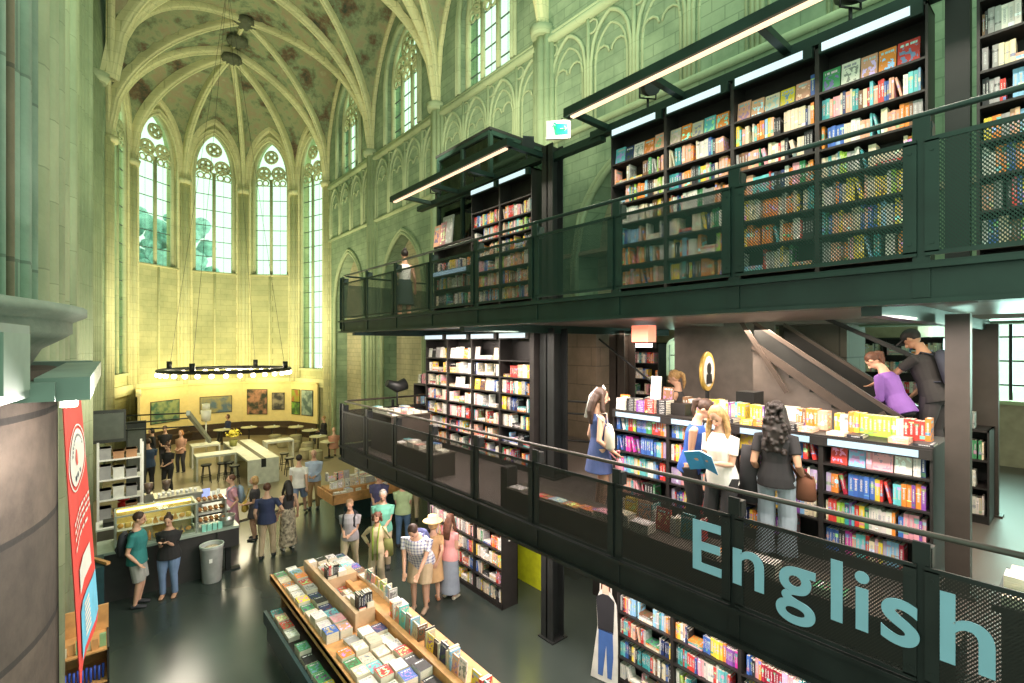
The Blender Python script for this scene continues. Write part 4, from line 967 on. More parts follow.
for k, (x, y, w_, lab) in enumerate(((2.99, 9.0, .5, 'at the far wooden riser'), (3.0, 7.7, .5, 'on the small wooden riser'))):
    upright(Matrix.Translation((x, y-.58, 1.0)) @ rotz(0), w_*.5, lab, faceout=0, flat=0, pal=dict(black=6, white=2, red=2, navy=1))
# low tier in front
t = empty('low_display_case', (0, 0, 0), label='low dark teal display plinth with books along the left of the sales table', cat='display case')
MB().bb(2.2, 2.6, 3.2, 9.05, .0, .42).build('plinth', NAVYB, t); MB().bb(2.17, 2.62, 3.2, 9.08, .42, .45).build('top', WOODB, t); MB().bb(2.15, 2.2, 3.2, 9.07, .30, .50).build('lip', NAVYB, t)
grid(2.22, 2.42, 5.2, 9.0, .45, 'low teal plinth', dx=.19, dy=.27, nr=(2, 5), skip=.02)
# far ground table with white books
t = empty('book_table', (0, 0, 0), label='orange wood sales table with rows of white books beyond the shoppers', cat='table')
MB().bb(4.9, 7.4, 13.3, 14.5, .68, .74).build('tabletop', PINE, t); MB().bb(4.88, 7.42, 13.28, 13.32, .66, .92).build('front_board', PINE, t); MB().bb(4.86, 4.9, 13.28, 14.5, .66, .92).build('side_board', PINE, t)
MB().bb(5.3, 7.2, 13.6, 14.3, 0, .66).build('base', NAVYB, t)
for k, (y, z) in enumerate(((13.34, .76), (13.75, .95), (14.1, 1.1))):
    fill(Matrix.Translation((5.0 if k else 5.55, y, z)), (1.7 if k else 1.0), .3, dict(white=12, cream=5, grey=1, black=.4, salmon=1, yellow=.4), ('white books, row %s on orange table' % ORD[k], 1), full=1, faceout=.5 if k == 0 else .2, hr=(.18, .24), flat=.2)
MB().bb(4.95, 7.3, 13.7, 14.4, .74, .94).build('riser', PINE, t)
grid(4.95, 5.5, 13.35, 13.7, .74, 'orange table corner', dx=.18, dy=.17, nr=(4, 9), skip=0)
# ------------------------------------------------------------------ low benches on the middle level
for (x0, x1, y0, y1, h, lab, gname) in ((4.14, 4.60, .55, 5.05, .36, 'long low black bench covered with books behind the lettered railing', 'lettered railing bench'),
                                 (4.30, 4.78, 7.15, 8.65, .40, 'short low dark bench with book stacks behind the railing further back', 'short dark bench'),
                                 (4.55, 5.5, 9.2, 10.2, .80, 'dark table with books at the far end of the middle level', 'far end table')):
    t = empty('display_bench', (0, 0, 0), label=lab, cat='bench')
    MB().bb(x0, x1, y0, y1, MIDZ+h-.03, MIDZ+h).build('top', mat('dark_bench', (.075, .06, .045), .5), t); MB().bb(x0+.02, x1-.02, y0+.02, y1-.02, MIDZ, MIDZ+h-.03).build('plinth', mat('dark_bench2', (.045, .036, .028), .5), t)
    grid(x0+.02, x1-(.04 if gname[0] != 'l' else .24), y0+.05, y1-.04, MIDZ+h, gname, dx=.17, dy=.24, nr=(1, 4), skip=.3 if gname != 'far end table' else 0)
upright(Matrix.Translation((4.36, 3.5, MIDZ+.36)) @ rotz(-math.pi/2), 1.1, 'on the bench behind the lettering', faceout=.5, flat=.1, hr=(.16, .24), pal=MIXED)
tag(MB().bb(4.2, 4.38, 5.08, 5.22, MIDZ, MIDZ+.60).build('box', WOODB), 'small black box standing at the far end of the long low bench', 'box')
r = empty('display_table', (0, 0, 0), label='low dark table with white books at the frame edge behind the railing', cat='table')
MB().bb(4.3, 5.1, -.4, .42, MIDZ+.58, MIDZ+.62).build('top', WOODB, r); MB().bb(4.35, 5.05, -.35, .38, MIDZ, MIDZ+.58).build('plinth', WOODB, r)
grid(4.32, 5.0, -.3, .4, MIDZ+.62, 'frame edge table', dx=.18, dy=.24, nr=(2, 5), skip=0)
# cardboard woman
CUT = empty('cardboard_cutout', (0, 0, 0), label='life size flat cardboard cutout of a woman in black top and blue jeans', cat='cutout')
cm = Matrix.Translation((5.74, 4.66, 0)) @ rotz(math.radians(-78)) @ Matrix.Scale(.96, 4)
cw = MB(); cw.prism([(-.2, .02), (.2, .02), (.2, .8), (.18, 1.25), (.10, 1.4), (.10, 1.60), (.05, 1.64), (-.05, 1.64), (-.10, 1.60), (-.10, 1.4), (-.16, 1.25), (-.14, .85), (-.26, .02)], 0, .012, cm); cw.build('board', mat('card_white', (.62, .60, .56)), CUT)
def cpr(nm, poly, m, off=.004): MB().prism(poly, -off, 0, cm).build(nm, m, CUT)
cpr('jeans', [(-.12, .82), (.12, .82), (.13, .45), (.1, .1), (.03, .1), (.01, .6), (-.05, .1), (-.13, .1)], mat('blue_print', (.05, .12, .35)))
cpr('top', [(-.13, .8), (.13, .8), (.15, 1.3), (.05, 1.37), (-.05, 1.37), (-.16, 1.3)], mat('black_print', (.02, .02, .025)))
cpr('face', [(-.055, 1.38), (.055, 1.38), (.065, 1.5), (.05, 1.58), (-.05, 1.58), (-.065, 1.5)], mat('skin_print', (.65, .42, .32)))
cpr('hair', [(-.08, 1.42), (-.055, 1.45), (-.05, 1.56), (.05, 1.56), (.055, 1.45), (.08, 1.42), (.08, 1.58), (.04, 1.62), (-.04, 1.62), (-.08, 1.58)], mat('hair_print', (.12, .05, .03)), .006)
# white sign near the doorway, floor display
tag(MB().box((6.12, 7.17, 1.42), (.30, .02, .28)).build('hanging_sign', WHITE), 'white sign fixed on the end of the ground floor bookcases', 'sign')
t = empty('display_bench', (0, 0, 0), label='low dark floor display with a few books beyond the ground floor column', cat='display')
MB().bb(7.6, 8.4, 5.9, 6.5, 0, .3).build('plinth', WOODB, t); grid(7.62, 8.38, 5.9, 6.5, .3, 'low floor display', dx=.2, dy=.25)
# ------------------------------------------------------------------ cafe counter
ct = empty('cafe_counter', (0, 0, 0), label='dark cafe counter with a steel worktop in front of the choir', cat='counter')
DKB = mat('charcoal_front', (.035, .032, .032), .5)
MB().bb(.05, 2.0, 12.34, 13.0, 0, .94).build('front_panel', DKB, ct); MB().bb(.0, 2.42, 12.28, 13.1, .94, .99).build('worktop', mat('worktop_steel', (.42, .48, .42), .35, .3), ct)
MB().bb(2.18, 2.28, 12.4, 12.5, 0, .94).build('leg', STEEL, ct); MB().bb(2.02, 2.46, 12.36, 12.54, 0, .03).build('foot', STEEL, ct); MB().bb(2.0, 2.42, 12.3, 12.34, .55, .94).build('end_panel', DKB, ct)
MB().bar((-.12, 12.15, 1.02), (.16, 11.6, 1.02), .06, .05).build('wood_edge', PINE, ct); MB().bb(-.2, .1, 11.6, 12.3, 0, .98).build('return_panel', NAVYB, ct)
dc = empty('display_case', (0, 0, 0), label='glass food display case with sandwiches on the cafe counter', cat='display case')
x0, x1, y0, y1, z0, z1 = .28, 1.62, 12.36, 13.0, .99, 1.62
mb = MB()
for x in (x0, x1):
    for y in (y0, y1): mb.bar((x, y, z0), (x, y, z1), .03)
for z in (z0+.02, z1):
    for y in (y0, y1): mb.bar((x0, y, z), (x1, y, z), .03)
    for x in (x0, x1): mb.bar((x, y0, z), (x, y1, z), .03)
mb.build('frame', mat('brushed_steel', (.55, .58, .52), .3, .7), dc)
mb = MB(); mb.bb(x0, x1, y0-.004, y0, z0, z1); mb.bb(x0, x1, y0, y1, z1, z1+.006); mb.bb(x0, x0+.004, y0, y1, z0, z1); mb.bb(x1, x1+.004, y0, y1, z0, z1); mb.build('case_glass', GLASSC, dc)
MB().bb(x0+.02, x1-.02, y0+.1, y1-.02, 1.30, 1.315).build('shelf', WHITE, dc); MB().bb(x0+.02, x1-.02, y1-.03, y1-.01, z0, z1).build('back_panel', mat('case_back', (.62, .45, .14), .5), dc)
MB().bb(x0+.03, x1-.03, y1-.08, y1-.04, 1.56, 1.6).build('light_bar', mat('case_light', (1, .9, .5), .5, emit=(1, .85, .4), es=2.5, noise=0), dc)
food = [('sandwich', (.62, .34, .10)), ('pastry', (.70, .42, .12)), ('cake', (.75, .55, .15)), ('bottle', (.75, .30, .03))]
for k in range(11):
    for lv, z in enumerate((1.012, 1.317)):
        x = .36+k*.115
        kind = 'bottle' if (lv == 0 and k < 5) else ('sandwich', 'pastry', 'cake')[(k+lv) % 3]
        mb = MB()
        if kind == 'bottle': mb.lathe((x, y0+.14, z), [(.03, 0), (.032, .12), (.012, .16), (.012, .19)], 10)
        elif kind == 'sandwich': mb.prism([(-.045, 0), (.045, 0), (.0, .12)], -.08, .08, Matrix.Translation((x, y0+.26, z)))
        elif kind == 'pastry': mb.ball((x, y0+.26, z+.045), (.055, .06, .045), 10)
        else: mb.lathe((x, y0+.26, z), [(.052, 0), (.052, .08), (.04, .09)], 12)
        fc = [('sandwich', (.62, .34, .10)), ('pastry', (.70, .36, .08)), ('cake', (.80, .55, .15)), ('bottle', (.85, .30, .02))]
        o = mb.build(kind, mat('food_'+kind, dict(fc)[kind], .5))
        tag(o, {'sandwich': 'sandwich', 'pastry': 'golden pastry', 'cake': 'small yellow cake', 'bottle': 'orange juice bottle'}[kind]+(', %s from the left on the %s shelf of the case' % (nth(k+1), ('bottom', 'upper')[lv])), kind, 'food in the glass display case')
# trash bin
b = empty('trash_bin', (1.86, 12.08, 0), label='round grey plastic bin in front of the cafe counter', cat='bin')
MB().lathe((0, 0, 0), [(.17, 0), (.18, .02), (.215, .70), (.225, .72), (.225, .76), (.20, .76), (.19, .60)], 28).build('body', mat('grey_plastic', (.42, .43, .42), .45), b)
mb = MB(); mb.tube([(.215*math.cos(g), .215*math.sin(g), .77) for g in [k*math.pi/12 for k in range(25)]], .018, 8); mb.build('rim', mat('pale_rim', (.55, .62, .55), .4), b)
MB().ball((0, 0, .66), (.18, .18, .09), 16).build('contents', mat('rubbish', (.6, .5, .35), .7, noise=.5, scale=22), b); MB().box((-.05, -.215, .5), (.06, .01, .08)).build('sticker', WHITE, b)
# cups, machine, trays on the counter
SIL = mat('machine_steel', (.48, .47, .45), .28, .8)
m_ = empty('espresso_machine', (1.5, 14.3, 0), label='large chrome espresso machine on the back bar of the cafe', cat='coffee machine')
MB().bb(-.45, .45, -.28, .28, 1.02, 1.38).build('body', SIL, m_); MB().bb(-.5, .5, -.32, .32, .92, 1.02).build('drip_tray', STEEL, m_); MB().bb(-.48, .48, -.3, .3, 1.38, 1.44).build('cup_rail', SIL, m_)
for x in (-.25, .05, .3): MB().tube([(x, -.28, 1.2), (x, -.4, 1.18)], [.05, .03], 10).build('group_head', STEEL, m_)
MB().tube([(.0, -.29, 1.3), (.0, -.3, 1.3)], .06, 14).build('gauge', WHITE, m_)
for k in range(9):
    o = MB().lathe((1.12+.09*k, 14.2+.1*(k % 2), 1.44), [(.025, 0), (.038, .06), (.034, .06), (.02, .01)], 12).build('cup', WHITE); tag(o, 'white cup, %s along the top of the espresso machine' % nth(k+1), 'cup', 'cups on the espresso machine')
bbk = empty('back_bar', (0, 0, 0), label='dark cafe back bar carrying the espresso machine and grinders', cat='counter')
MB().bb(.9, 2.5, 14.0, 14.7, 0, .88).build('cabinet', DKB, bbk); MB().bb(.88, 2.55, 13.95, 14.75, .88, .92).build('worktop', WHITE, bbk)
for k, (x, y) in enumerate(((.98, 15.2), (1.35, 15.25))):
    g = empty('coffee_grinder', (x, y, .0), label=('coffee grinder with a clear hopper, left of the pair', 'coffee grinder with a clear hopper, right of the pair')[k], cat='coffee grinder')
    MB().bb(-.09, .09, -.12, .12, .99, 1.3).build('body', SIL, g); MB().lathe((0, 0, 1.3), [(.04, 0), (.09, .16), (.1, .26), (.0, .27)], 14).build('hopper', mat('smoke_plastic', (.12, .08, .06), .3), g)
t = empty('side_counter', (0, 0, 0), label='pale work counter behind the espresso machine', cat='counter'); MB().bb(.8, 2.9, 15.0, 15.6, 0, .95).build('cabinet', mat('grey_cabinet', (.22, .20, .17)), t); MB().bb(.78, 2.95, 14.98, 15.65, .95, .99).build('worktop', WHITE, t)
for k in range(8): tag(MB().lathe((1.6+.13*k, 15.15+.14*(k % 3), .99), [(.03, 0), (.045, .12), (.04, .12), (.02, .01)], 12).build('glass', WHITE), 'white beaker, %s on the pale work counter' % nth(k+1), 'glass', 'beakers on the pale work counter')
tag(MB().box((2.1, 15.05, 1.12), (.35, .03, .22)).build('monitor', mat('screen_blue', (.3, .35, .7), .4, emit=(.3, .38, .8), es=.7, noise=0)), 'small lit blue screen on the pale work counter', 'monitor')
# pastry rack right of the case
rk = empty('pastry_rack', (0, 0, 0), label='tiered rack of brown pastries beside the glass case', cat='rack')
MB().bb(1.66, 1.69, 12.6, 13.0, .99, 1.55).build('side', SIL, rk); MB().bb(2.2, 2.23, 12.6, 13.0, .99, 1.55).build('side', SIL, rk)
for k, z in enumerate((1.12, 1.32, 1.52)):
    MB().bb(1.68, 2.22, 12.55+.1*k, 13.0, z-.015, z).build('tray', SIL, rk)
    for i in range(5):
        for j in range(2): tag(MB().ball((1.74+.105*i, 12.65+.1*k+.13*j, z+.03), (.045, .05, .03), 8).build('bun', mat('bun_brown', (.40, .17, .05), .5, noise=.3, scale=20)), 'brown bun, %s in the %s row of the %s tray' % (nth(i+1), ('front', 'back')[j], ('lowest', 'middle', 'top')[k]), 'bun', 'buns on the pastry rack')
for k in range(4): tag(MB().bb(1.72+.1*k, 1.80+.1*k, 12.33, 12.43, .99, 1.12).build('carton', mat('mint_box', (.25, .62, .52), .5)), 'mint green carton, %s from the left at the counter edge' % nth(k+1), 'carton', 'mint cartons on the counter')
tag(MB().lathe((2.22, 12.5, .99), [(.13, 0), (.16, .22), (.15, .22), (.12, .02)], 20).build('bucket', SIL), 'shiny steel bucket at the right end of the counter', 'bucket')
# shelf unit at the left with crockery and boxes
su = empty('shelf_unit', (0, 0, 0), label='white open shelf unit with crates at the left edge of the cafe', cat='shelf')
for x in (.02, .9):
    for y in (15.9, 16.4): MB().bar((x, y, 0), (x, y, 2.5), .05).build('post', WHITE, su)
for z in (.6, 1.1, 1.6, 2.1): MB().bb(0, .92, 15.88, 16.42, z, z+.03).build('shelf', WHITE, su)
RR2 = random.Random(5)
for k in range(14):
    z = (.63, 1.13, 1.63, 2.13)[k % 4]; x = .16+.26*((k//4) % 3); s_ = RR2.uniform(.16, .34); c = RR2.choice([('white_crate', (.7, .7, .65), 'white'), ('brown_crate', (.38, .2, .1), 'brown'), ('grey_crate', (.3, .3, .3), 'grey')])
    if k >= 12: continue
    mb = MB(); mb.bb(x-.11, x+.11, 15.95, 16.3, z, z+s_); mb.bb(x-.12, x+.12, 15.94, 16.31, z+s_-.03, z+s_)
    tag(mb.build('crate', mat(c[0], c[1])), '%s crate, %s from left on the %s shelf of the white unit' % (c[2], nth(k//4+1), ('lowest', 'second', 'third', 'top')[k % 4]), 'crate', 'crates on the white shelf unit')
dd = empty('cash_desk', (0, 0, 0), label='dark cash desk with white tray left of the glass case', cat='desk'); MB().bb(.0, .75, 13.9, 14.5, 0, .96).build('cabinet', mat('grey_brown', (.16, .14, .12)), dd); MB().bb(-.02, .77, 13.88, 14.52, .96, 1.0).build('top', WHITE, dd); MB().bb(.1, .5, 14.0, 14.3, 1.0, 1.1).build('tray', STEEL, dd)
mb = MB()
for k in range(5): mb.lathe((.55, 16.9, .0+k*.2), [(.10, 0), (.13, .02), (.13, .16), (.10, .18)], 14)
tag(mb.build('canister', mat('red_plastic', (.65, .02, .03), .4)), 'tall red segmented canister rack behind the bar', 'canister')
# black screens/panels at the far left
for k, (x, y, z, w_, h_, lab) in enumerate(((.25, 17.6, 2.75, .75, .9, 'black menu panel hanging at the left of the choir, lower one'), (.95, 19.5, 2.6, .5, 1.7, 'tall dark brown cupboard with glass door at the left of the choir'))):
    r = empty('menu_panel' if k == 0 else 'cupboard', (x, y, 0), label=lab, cat='panel' if k == 0 else 'cupboard'); MB().box((0, 0, z if k == 0 else 1.3), (w_, .08, h_ if k == 0 else 2.6)).build('board', mat('dark_panel', (.04, .045, .04)), r); MB().box((0, -.045, z if k == 0 else 1.7), (w_*.86, .01, h_*.8)).build('face', mat('panel_face', (.11, .12, .10), .3), r)
cl = empty('crate', (0, 0, 0), label='teal green lidded crate on the ground behind the white shelf unit', cat='crate'); MB().bb(1.0, 1.3, 16.2, 16.6, .0, .9).build('body', mat('teal_plastic', (.02, .2, .17)), cl); MB().bb(.98, 1.32, 16.18, 16.62, .9, .95).build('lid', WHITE, cl)
# small merchandise stand by the banner
ms = empty('merchandise_stand', (-.30, 0, 0), label='wooden stand with cards and blue pens beside the red banner', cat='stand')
bx, by = G(100, 600, 1.0); bx2 = bx
for z, h_ in ((.35, .02), (.75, .02), (1.15, .02)): MB().bb(-.08, .42, 8.05, 8.65, z, z+h_).build('shelf', PINE, ms)
MB().bb(-.10, -.08, 8.05, 8.65, 0, 1.5).build('side_panel', WOODB, ms); MB().bb(.40, .42, 8.05, 8.65, 0, 1.18).build('side_panel', WOODB, ms); MB().bb(-.08, .42, 8.62, 8.65, 0, 1.5).build('back_panel', PINE, ms)
for k in range(10): tag(MB().tube([(-.30+.04*k, 8.12+.03*(k % 2), .772), (-.30+.04*k, 8.12+.03*(k % 2), .95)], .014, 6).build('pen_packet', mat('pen_blue', (.04, .10, .55), .4)), 'blue pen packet, %s from the left on the wooden stand' % nth(k+1), 'pens', 'blue pen packets')
for lv, (z, pal_) in enumerate(((.372, 'white'), (1.172, 'orange'))):
    for k in range(6): tag(MB().bb(-.35+.075*k, -.285+.075*k, 8.1+.03*(k % 2), 8.14+.03*(k % 2), z, z+.10+.03*(k % 3)).build('card_pack', mat('pack_%s%d' % (pal_, k % 3), ((.7, .65, .5), (.6, .3, .12), (.25, .4, .2))[k % 3])), 'card pack, %s from left on the %s shelf of the wooden stand' % (nth(k+1), ('lowest', 'top')[lv]), 'pack', 'card packs on the wooden stand')
# ------------------------------------------------------------------ cafe seating area
YW = mat('yellow_wall', (.82, .66, .30), .6, noise=.05)
def apt(a, r): return (NX+r*math.cos(math.radians(a)), AY+r*math.sin(math.radians(a)))
pic = {0: [(.55, .85, 1.0, 1.7, 'meadow'), ], 1: [(.22, .80, 1.15, 2.2, 'green_hills')], 2: [(.22, .78, 1.35, 2.2, 'landscape')], 3: [(.10, .50, 1.15, 2.5, 'still_life'), (.62, .86, 1.4, 2.3, 'figures')], 4: [(.06, .36, 1.85, 2.5, 'green_leaf'), (.06, .36, 1.15, 1.8, 'green_pond'), (.44, .84, 1.15, 2.5, 'forest')]}
pc_ = {'meadow': ((.12, .28, .06), (.45, .5, .1)), 'green_hills': ((.05, .14, .10), (.30, .36, .16)), 'landscape': ((.10, .16, .22), (.34, .30, .14)), 'still_life': ((.03, .04, .03), (.45, .22, .14)), 'figures': ((.05, .05, .05), (.35, .30, .22)), 'green_leaf': ((.28, .38, .04), (.40, .16, .05)), 'green_pond': ((.05, .12, .04), (.20, .42, .06)), 'forest': ((.08, .14, .14), (.35, .45, .40)), 'red_tower': ((.45, .40, .18), (.4, .12, .05))}
def picmat(n):
    a, b = pc_[n]; m = mat('pic_'+n, a); t = m.node_tree; rp = [x for x in t.nodes if x.type == 'VALTORGB'][0]; rp.color_ramp.elements[0].color = (*a, 1); rp.color_ramp.elements[1].color = (*b, 1)
    [x for x in t.nodes if x.type == 'TEX_NOISE'][0].inputs['Scale'].default_value = 2.5; rp.color_ramp.elements[0].position = .42; rp.color_ramp.elements[1].position = .6; return m
lab_ = {'meadow': 'small green meadow picture at the left end of the yellow wall', 'green_hills': 'dark green painting with a wavy edge on the yellow wall', 'landscape': 'wide landscape painting with blue sky on the yellow wall', 'still_life': 'large dark still life painting on the yellow wall', 'figures': 'small dark painting with pale figures beside the still life', 'green_leaf': 'lime green leaf picture above the pond picture', 'green_pond': 'green pond picture below the leaf picture', 'forest': 'tall forest picture with pale trunks on the yellow wall', 'red_tower': 'picture with red tower at the right end of the yellow wall'}
rad = 4.2; angs = [160, 126, 90+12, 70, 42, 8]; angs = [144, 108, 72, 36, 6]
VP = [(1.35, 25.2)]+[apt(a, rad) for a in angs]
struct_b = MB()
for i in range(5):
    p, q = VP[i], VP[i+1]; L_ = math.dist(p, q); M = frameM(p, math.atan2(q[1]-p[1], q[0]-p[0]))
    M = M
    struct_b.prism([(0, .72), (L_, .72), (L_, 2.88), (0, 2.88)], 0, .08, M); struct_b.prism([(0, 2.88), (L_, 2.88), (L_, 2.95), (0, 2.95)], -.05, .14, M); struct_b.prism([(0, 0), (L_, 0), (L_, .5), (0, .5)], .03, .08, M)
    bch = MB(); bch.prism([(.1, .40), (L_-.1, .40), (L_-.1, .48), (.1, .48)], -.5, 0, M); tag(bch.build('bench', mat('dark_brown_bench', (.06, .035, .02), .6)), 'dark wall bench under the yellow panelling, section '+('at the far left', 'left of the apse centre', 'at the apse centre', 'right of the apse centre', 'at the far right')[i], 'bench')
    bb_ = MB(); bb_.prism([(.1, 0), (L_-.1, 0), (L_-.1, .4), (.1, .4)], -.42, -.05, M); bb_.prism([(.02, .48), (L_-.02, .48), (L_-.02, .74), (.02, .74)], -.06, 0, M); o = bb_.build('bench_base', MATS['dark_brown_bench']); bo = [x for x in COL.objects if x.name.startswith('bench') and x.get('category') == 'bench'][-1]; o.parent = bo
    for (a, b, z0_, z1_, nm_) in pic[i]:
        r = empty('painting', (0, 0, 0), label=lab_[nm_], cat='painting'); MB().prism([(a*L_-.03, z0_-.03), (b*L_+.03, z0_-.03), (b*L_+.03, z1_+.03), (a*L_-.03, z1_+.03)], -.03, 0, M).build('frame', WOODB, r); MB().prism([(a*L_, z0_), (b*L_, z0_), (b*L_, z1_), (a*L_, z1_)], -.036, -.03, M).build('canvas', picmat(nm_), r)
struct(struct_b, 'wall_panelling', YW)
# chandelier ring
ch = empty('chandelier', (0, 0, 0), label='wide dark ring chandelier with warm bulbs hanging in the choir', cat='chandelier')
cx, cy, cz, cr = 3.85, 21.6, 4.05, 2.2
mb = MB(); mb.tube([(cx+cr*math.cos(g), cy+cr*math.sin(g), cz) for g in [k*math.pi/32 for k in range(65)]], .07, 8, side=(0, 0, 1)); mb.build('ring', STEEL, ch)
for k in range(32):
    g = k*math.pi/16; MB().ball((cx+cr*math.cos(g), cy+cr*math.sin(g), cz-.13), .085, 8).build('bulb', BULB, ch)
for k in range(4):
    g = k*math.pi/2+.9; x, y = cx+cr*math.cos(g), cy+cr*math.sin(g); MB().tube([(x, y, cz), (cx, cy, 18.9)], .006, 4).build('cable', STEEL, ch); MB().tube([(x, y, cz+.05), (x, y, cz+.32)], .09, 10).build('spot', STEEL, ch)
# long white communal tables
def wtable(x0, x1, y0, y1, h, lab, stripe=False):
    t = empty('communal_table', (0, 0, 0), label=lab, cat='table'); WT = mat('table_white', (.66, .66, .55), .4)
    MB().bb(x0, x1, y0, y1, h-.07, h).build('tabletop', WT, t)
    if x1-x0 < y1-y0: MB().bb(x0, x1, y0, y0+.06, 0.04, h-.07).build('end_panel', WT, t); MB().bb(x0, x1, y1-.06, y1, 0.04, h-.07).build('end_panel', WT, t)
    else: MB().bb(x0, x0+.06, y0, y1, 0.04, h-.07).build('end_panel', WT, t); MB().bb(x1-.06, x1, y0, y1, 0.04, h-.07).build('end_panel', WT, t)
    if stripe: MB().bb((x0+x1)/2-.08, (x0+x1)/2+.08, y0-.005, y1, h-.3, h+.003).build('stripe', STEEL, t)
wtable(4.05, 5.08, 19.2, 23.6, .93, 'long white communal table with a dark stripe along the middle', True)
wtable(2.75, 4.05, 21.0, 21.7, .93, 'white cross table left of the long striped table'); wtable(5.4, 6.5, 22.3, 22.9, .93, 'white cross table right of the long striped table')
wtable(2.9, 3.9, 23.3, 24.0, .93, 'short white table behind the plant')
pl = empty('potted_plant', (4.2, 22.4, .93), label='yellow flowering plant in a pot on the white table', cat='plant')
MB().lathe((0, 0, 0), [(.12, 0), (.16, .25), (.14, .25), (.1, .2)], 14).build('pot', mat('olive_pot', (.3, .3, .08)), pl)
mb = MB(); r5 = random.Random(5)
for k in range(90):
    a, e, d = r5.uniform(0, 6.28), r5.uniform(.1, 1.5), r5.uniform(.12, .34); p = Vector((d*math.cos(a)*math.cos(e), d*math.sin(a)*math.cos(e), .38+d*math.sin(e)*.9)); s = .07
    u = Vector((r5.uniform(-1, 1), r5.uniform(-1, 1), r5.uniform(-1, 1))).normalized(); v = u.orthogonal().normalized()
    mb.add([p-u*s, p+v*s*.5, p+u*s, p-v*s*.5], [(0, 1, 2, 3)])
mb.build('leaves', mat('yellow_leaf', (.66, .55, .05), .6, noise=.4, scale=12), pl)
def stool(x, y, k, tall=False, lab=''):
    if tall:
        s = empty('bar_stool', (x, y, .04), label=lab, cat='stool'); MB().cyl((0, 0), .17, .62, .67, 16).build('seat', STEEL, s)
        for i in range(4): a = i*math.pi/2+.78; MB().bar((.12*math.cos(a), .12*math.sin(a), .62), (.2*math.cos(a), .2*math.sin(a), 0), .025).build('leg', STEEL, s)
        MB().tube([(.17*math.cos(g), .17*math.sin(g), .25) for g in [q*math.pi/8 for q in range(17)]], .01, 6).build('foot_ring', STEEL, s)
    else:
        s = empty('pouf', (x, y, .04), label=lab, cat='stool'); MB().lathe((0, 0, 0), [(.24, 0), (.27, .05), (.28, .40), (.26, .46), (.0, .475)], 24).build('cushion', mat('beige_fabric', (.36, .32, .18), .9), s); MB().tube([(.28*math.cos(g), .28*math.sin(g), .4) for g in [q*math.pi/12 for q in range(25)]], .008, 6).build('piping', mat('dark_piping', (.2, .17, .1)), s)
for k, (px, py, lab) in enumerate(((275, 444, 'first from the left, behind its neighbour'), (283, 447, 'second from the left, largest of the back pair'), (296, 444, 'behind another pouf in the second pair'), (294, 451, 'in front in the second pair'), (308, 452, 'behind two others near the round tables'), (306, 459, 'in front left by the walkway'), (316, 461, 'nearest the walkway'))):
    x, y = G(px, py, .04); stool(x, y, k, False, 'beige round pouf, '+lab)
for k, (x, y) in enumerate(((3.75, 19.8), (3.7, 20.5), (5.6, 19.8), (5.7, 20.8), (3.0, 20.6), (3.5, 20.55))): stool(x, y, k, True, 'black bar stool, '+('nearest on the left of the striped table', 'second on the left of the striped table', 'nearest on the right of the striped table', 'second on the right of the striped table', 'at the left end of the cross table', 'at the middle of the cross table')[k])
for k, (px, py, lab) in enumerate(((272, 426.5, 'at the apse centre'), (296, 426.5, 'right of the apse centre'), (310, 430, 'third along the wall bench'), (318, 436, 'beside the seated person in black'), (329, 441, 'nearest the orange book table'), (222, 429.5, 'before the person in blue'), (249, 427, 'behind the yellow plant'))):
    x, y = G(px, py, .77); t = empty('round_table', (x, y, .04), label='small round cafe table '+lab, cat='table')
    MB().cyl((0, 0), .38, .70, .73, 24).build('tabletop', mat('pale_top', (.55, .52, .34), .4), t); MB().cyl((0, 0), .03, .02, .70, 8).build('leg', STEEL, t); MB().cyl((0, 0), .2, 0, .02, 16).build('base', STEEL, t)
    o = MB().lathe((x+.1, y-.05, .77), [(.03, 0), (.04, .08), (.035, .08), (.025, .01)], 10).build('cup', WHITE); tag(o, 'white cup on the round table '+lab, 'cup')
# lamp mast with boom over the bar
lm = empty('floor_lamp', (0, 0, 0), label='white floor lamp with cylindrical shade behind the bar', cat='lamp'); x, y = G(206, 452)
MB().cyl((x, y), .03, 0, 1.5, 8).build('pole', WHITE, lm); MB().cyl((x, y), .18, 1.45, 1.95, 18, r2=.22).build('lamp_shade', WHITE, lm); MB().cyl((x, y), .2, 0, .03, 16).build('base', STEEL, lm); MB().cyl((x, y), .16, 2.0, 2.25, 18).build('upper_shade', WHITE, lm)
bm_ = empty('boom', (0, 0, 0), label='diagonal metal boom with three dark cables above the cafe bar', cat='boom'); p = Vector((*G(188, 413, 3.0), 3.0)); q = Vector((*G(210, 441, 1.6), 1.6))
MB().bar(p, q, .09, .14).build('mast', mat('pale_metal', (.45, .48, .42), .4, .4), bm_)
for k, (a, b) in enumerate((((122, 416), (188, 413)), ((122, 424), (190, 418)), ((115, 431), (196, 426)))):
    P_ = G(a[0], a[1], 2.9-.25*k); Q_ = G(b[0], b[1], 2.9-.25*k); MB().tube([(*P_, 2.9-.25*k), (*Q_, 2.9-.25*k)], .022, 6).build('cable', STEEL, bm_)
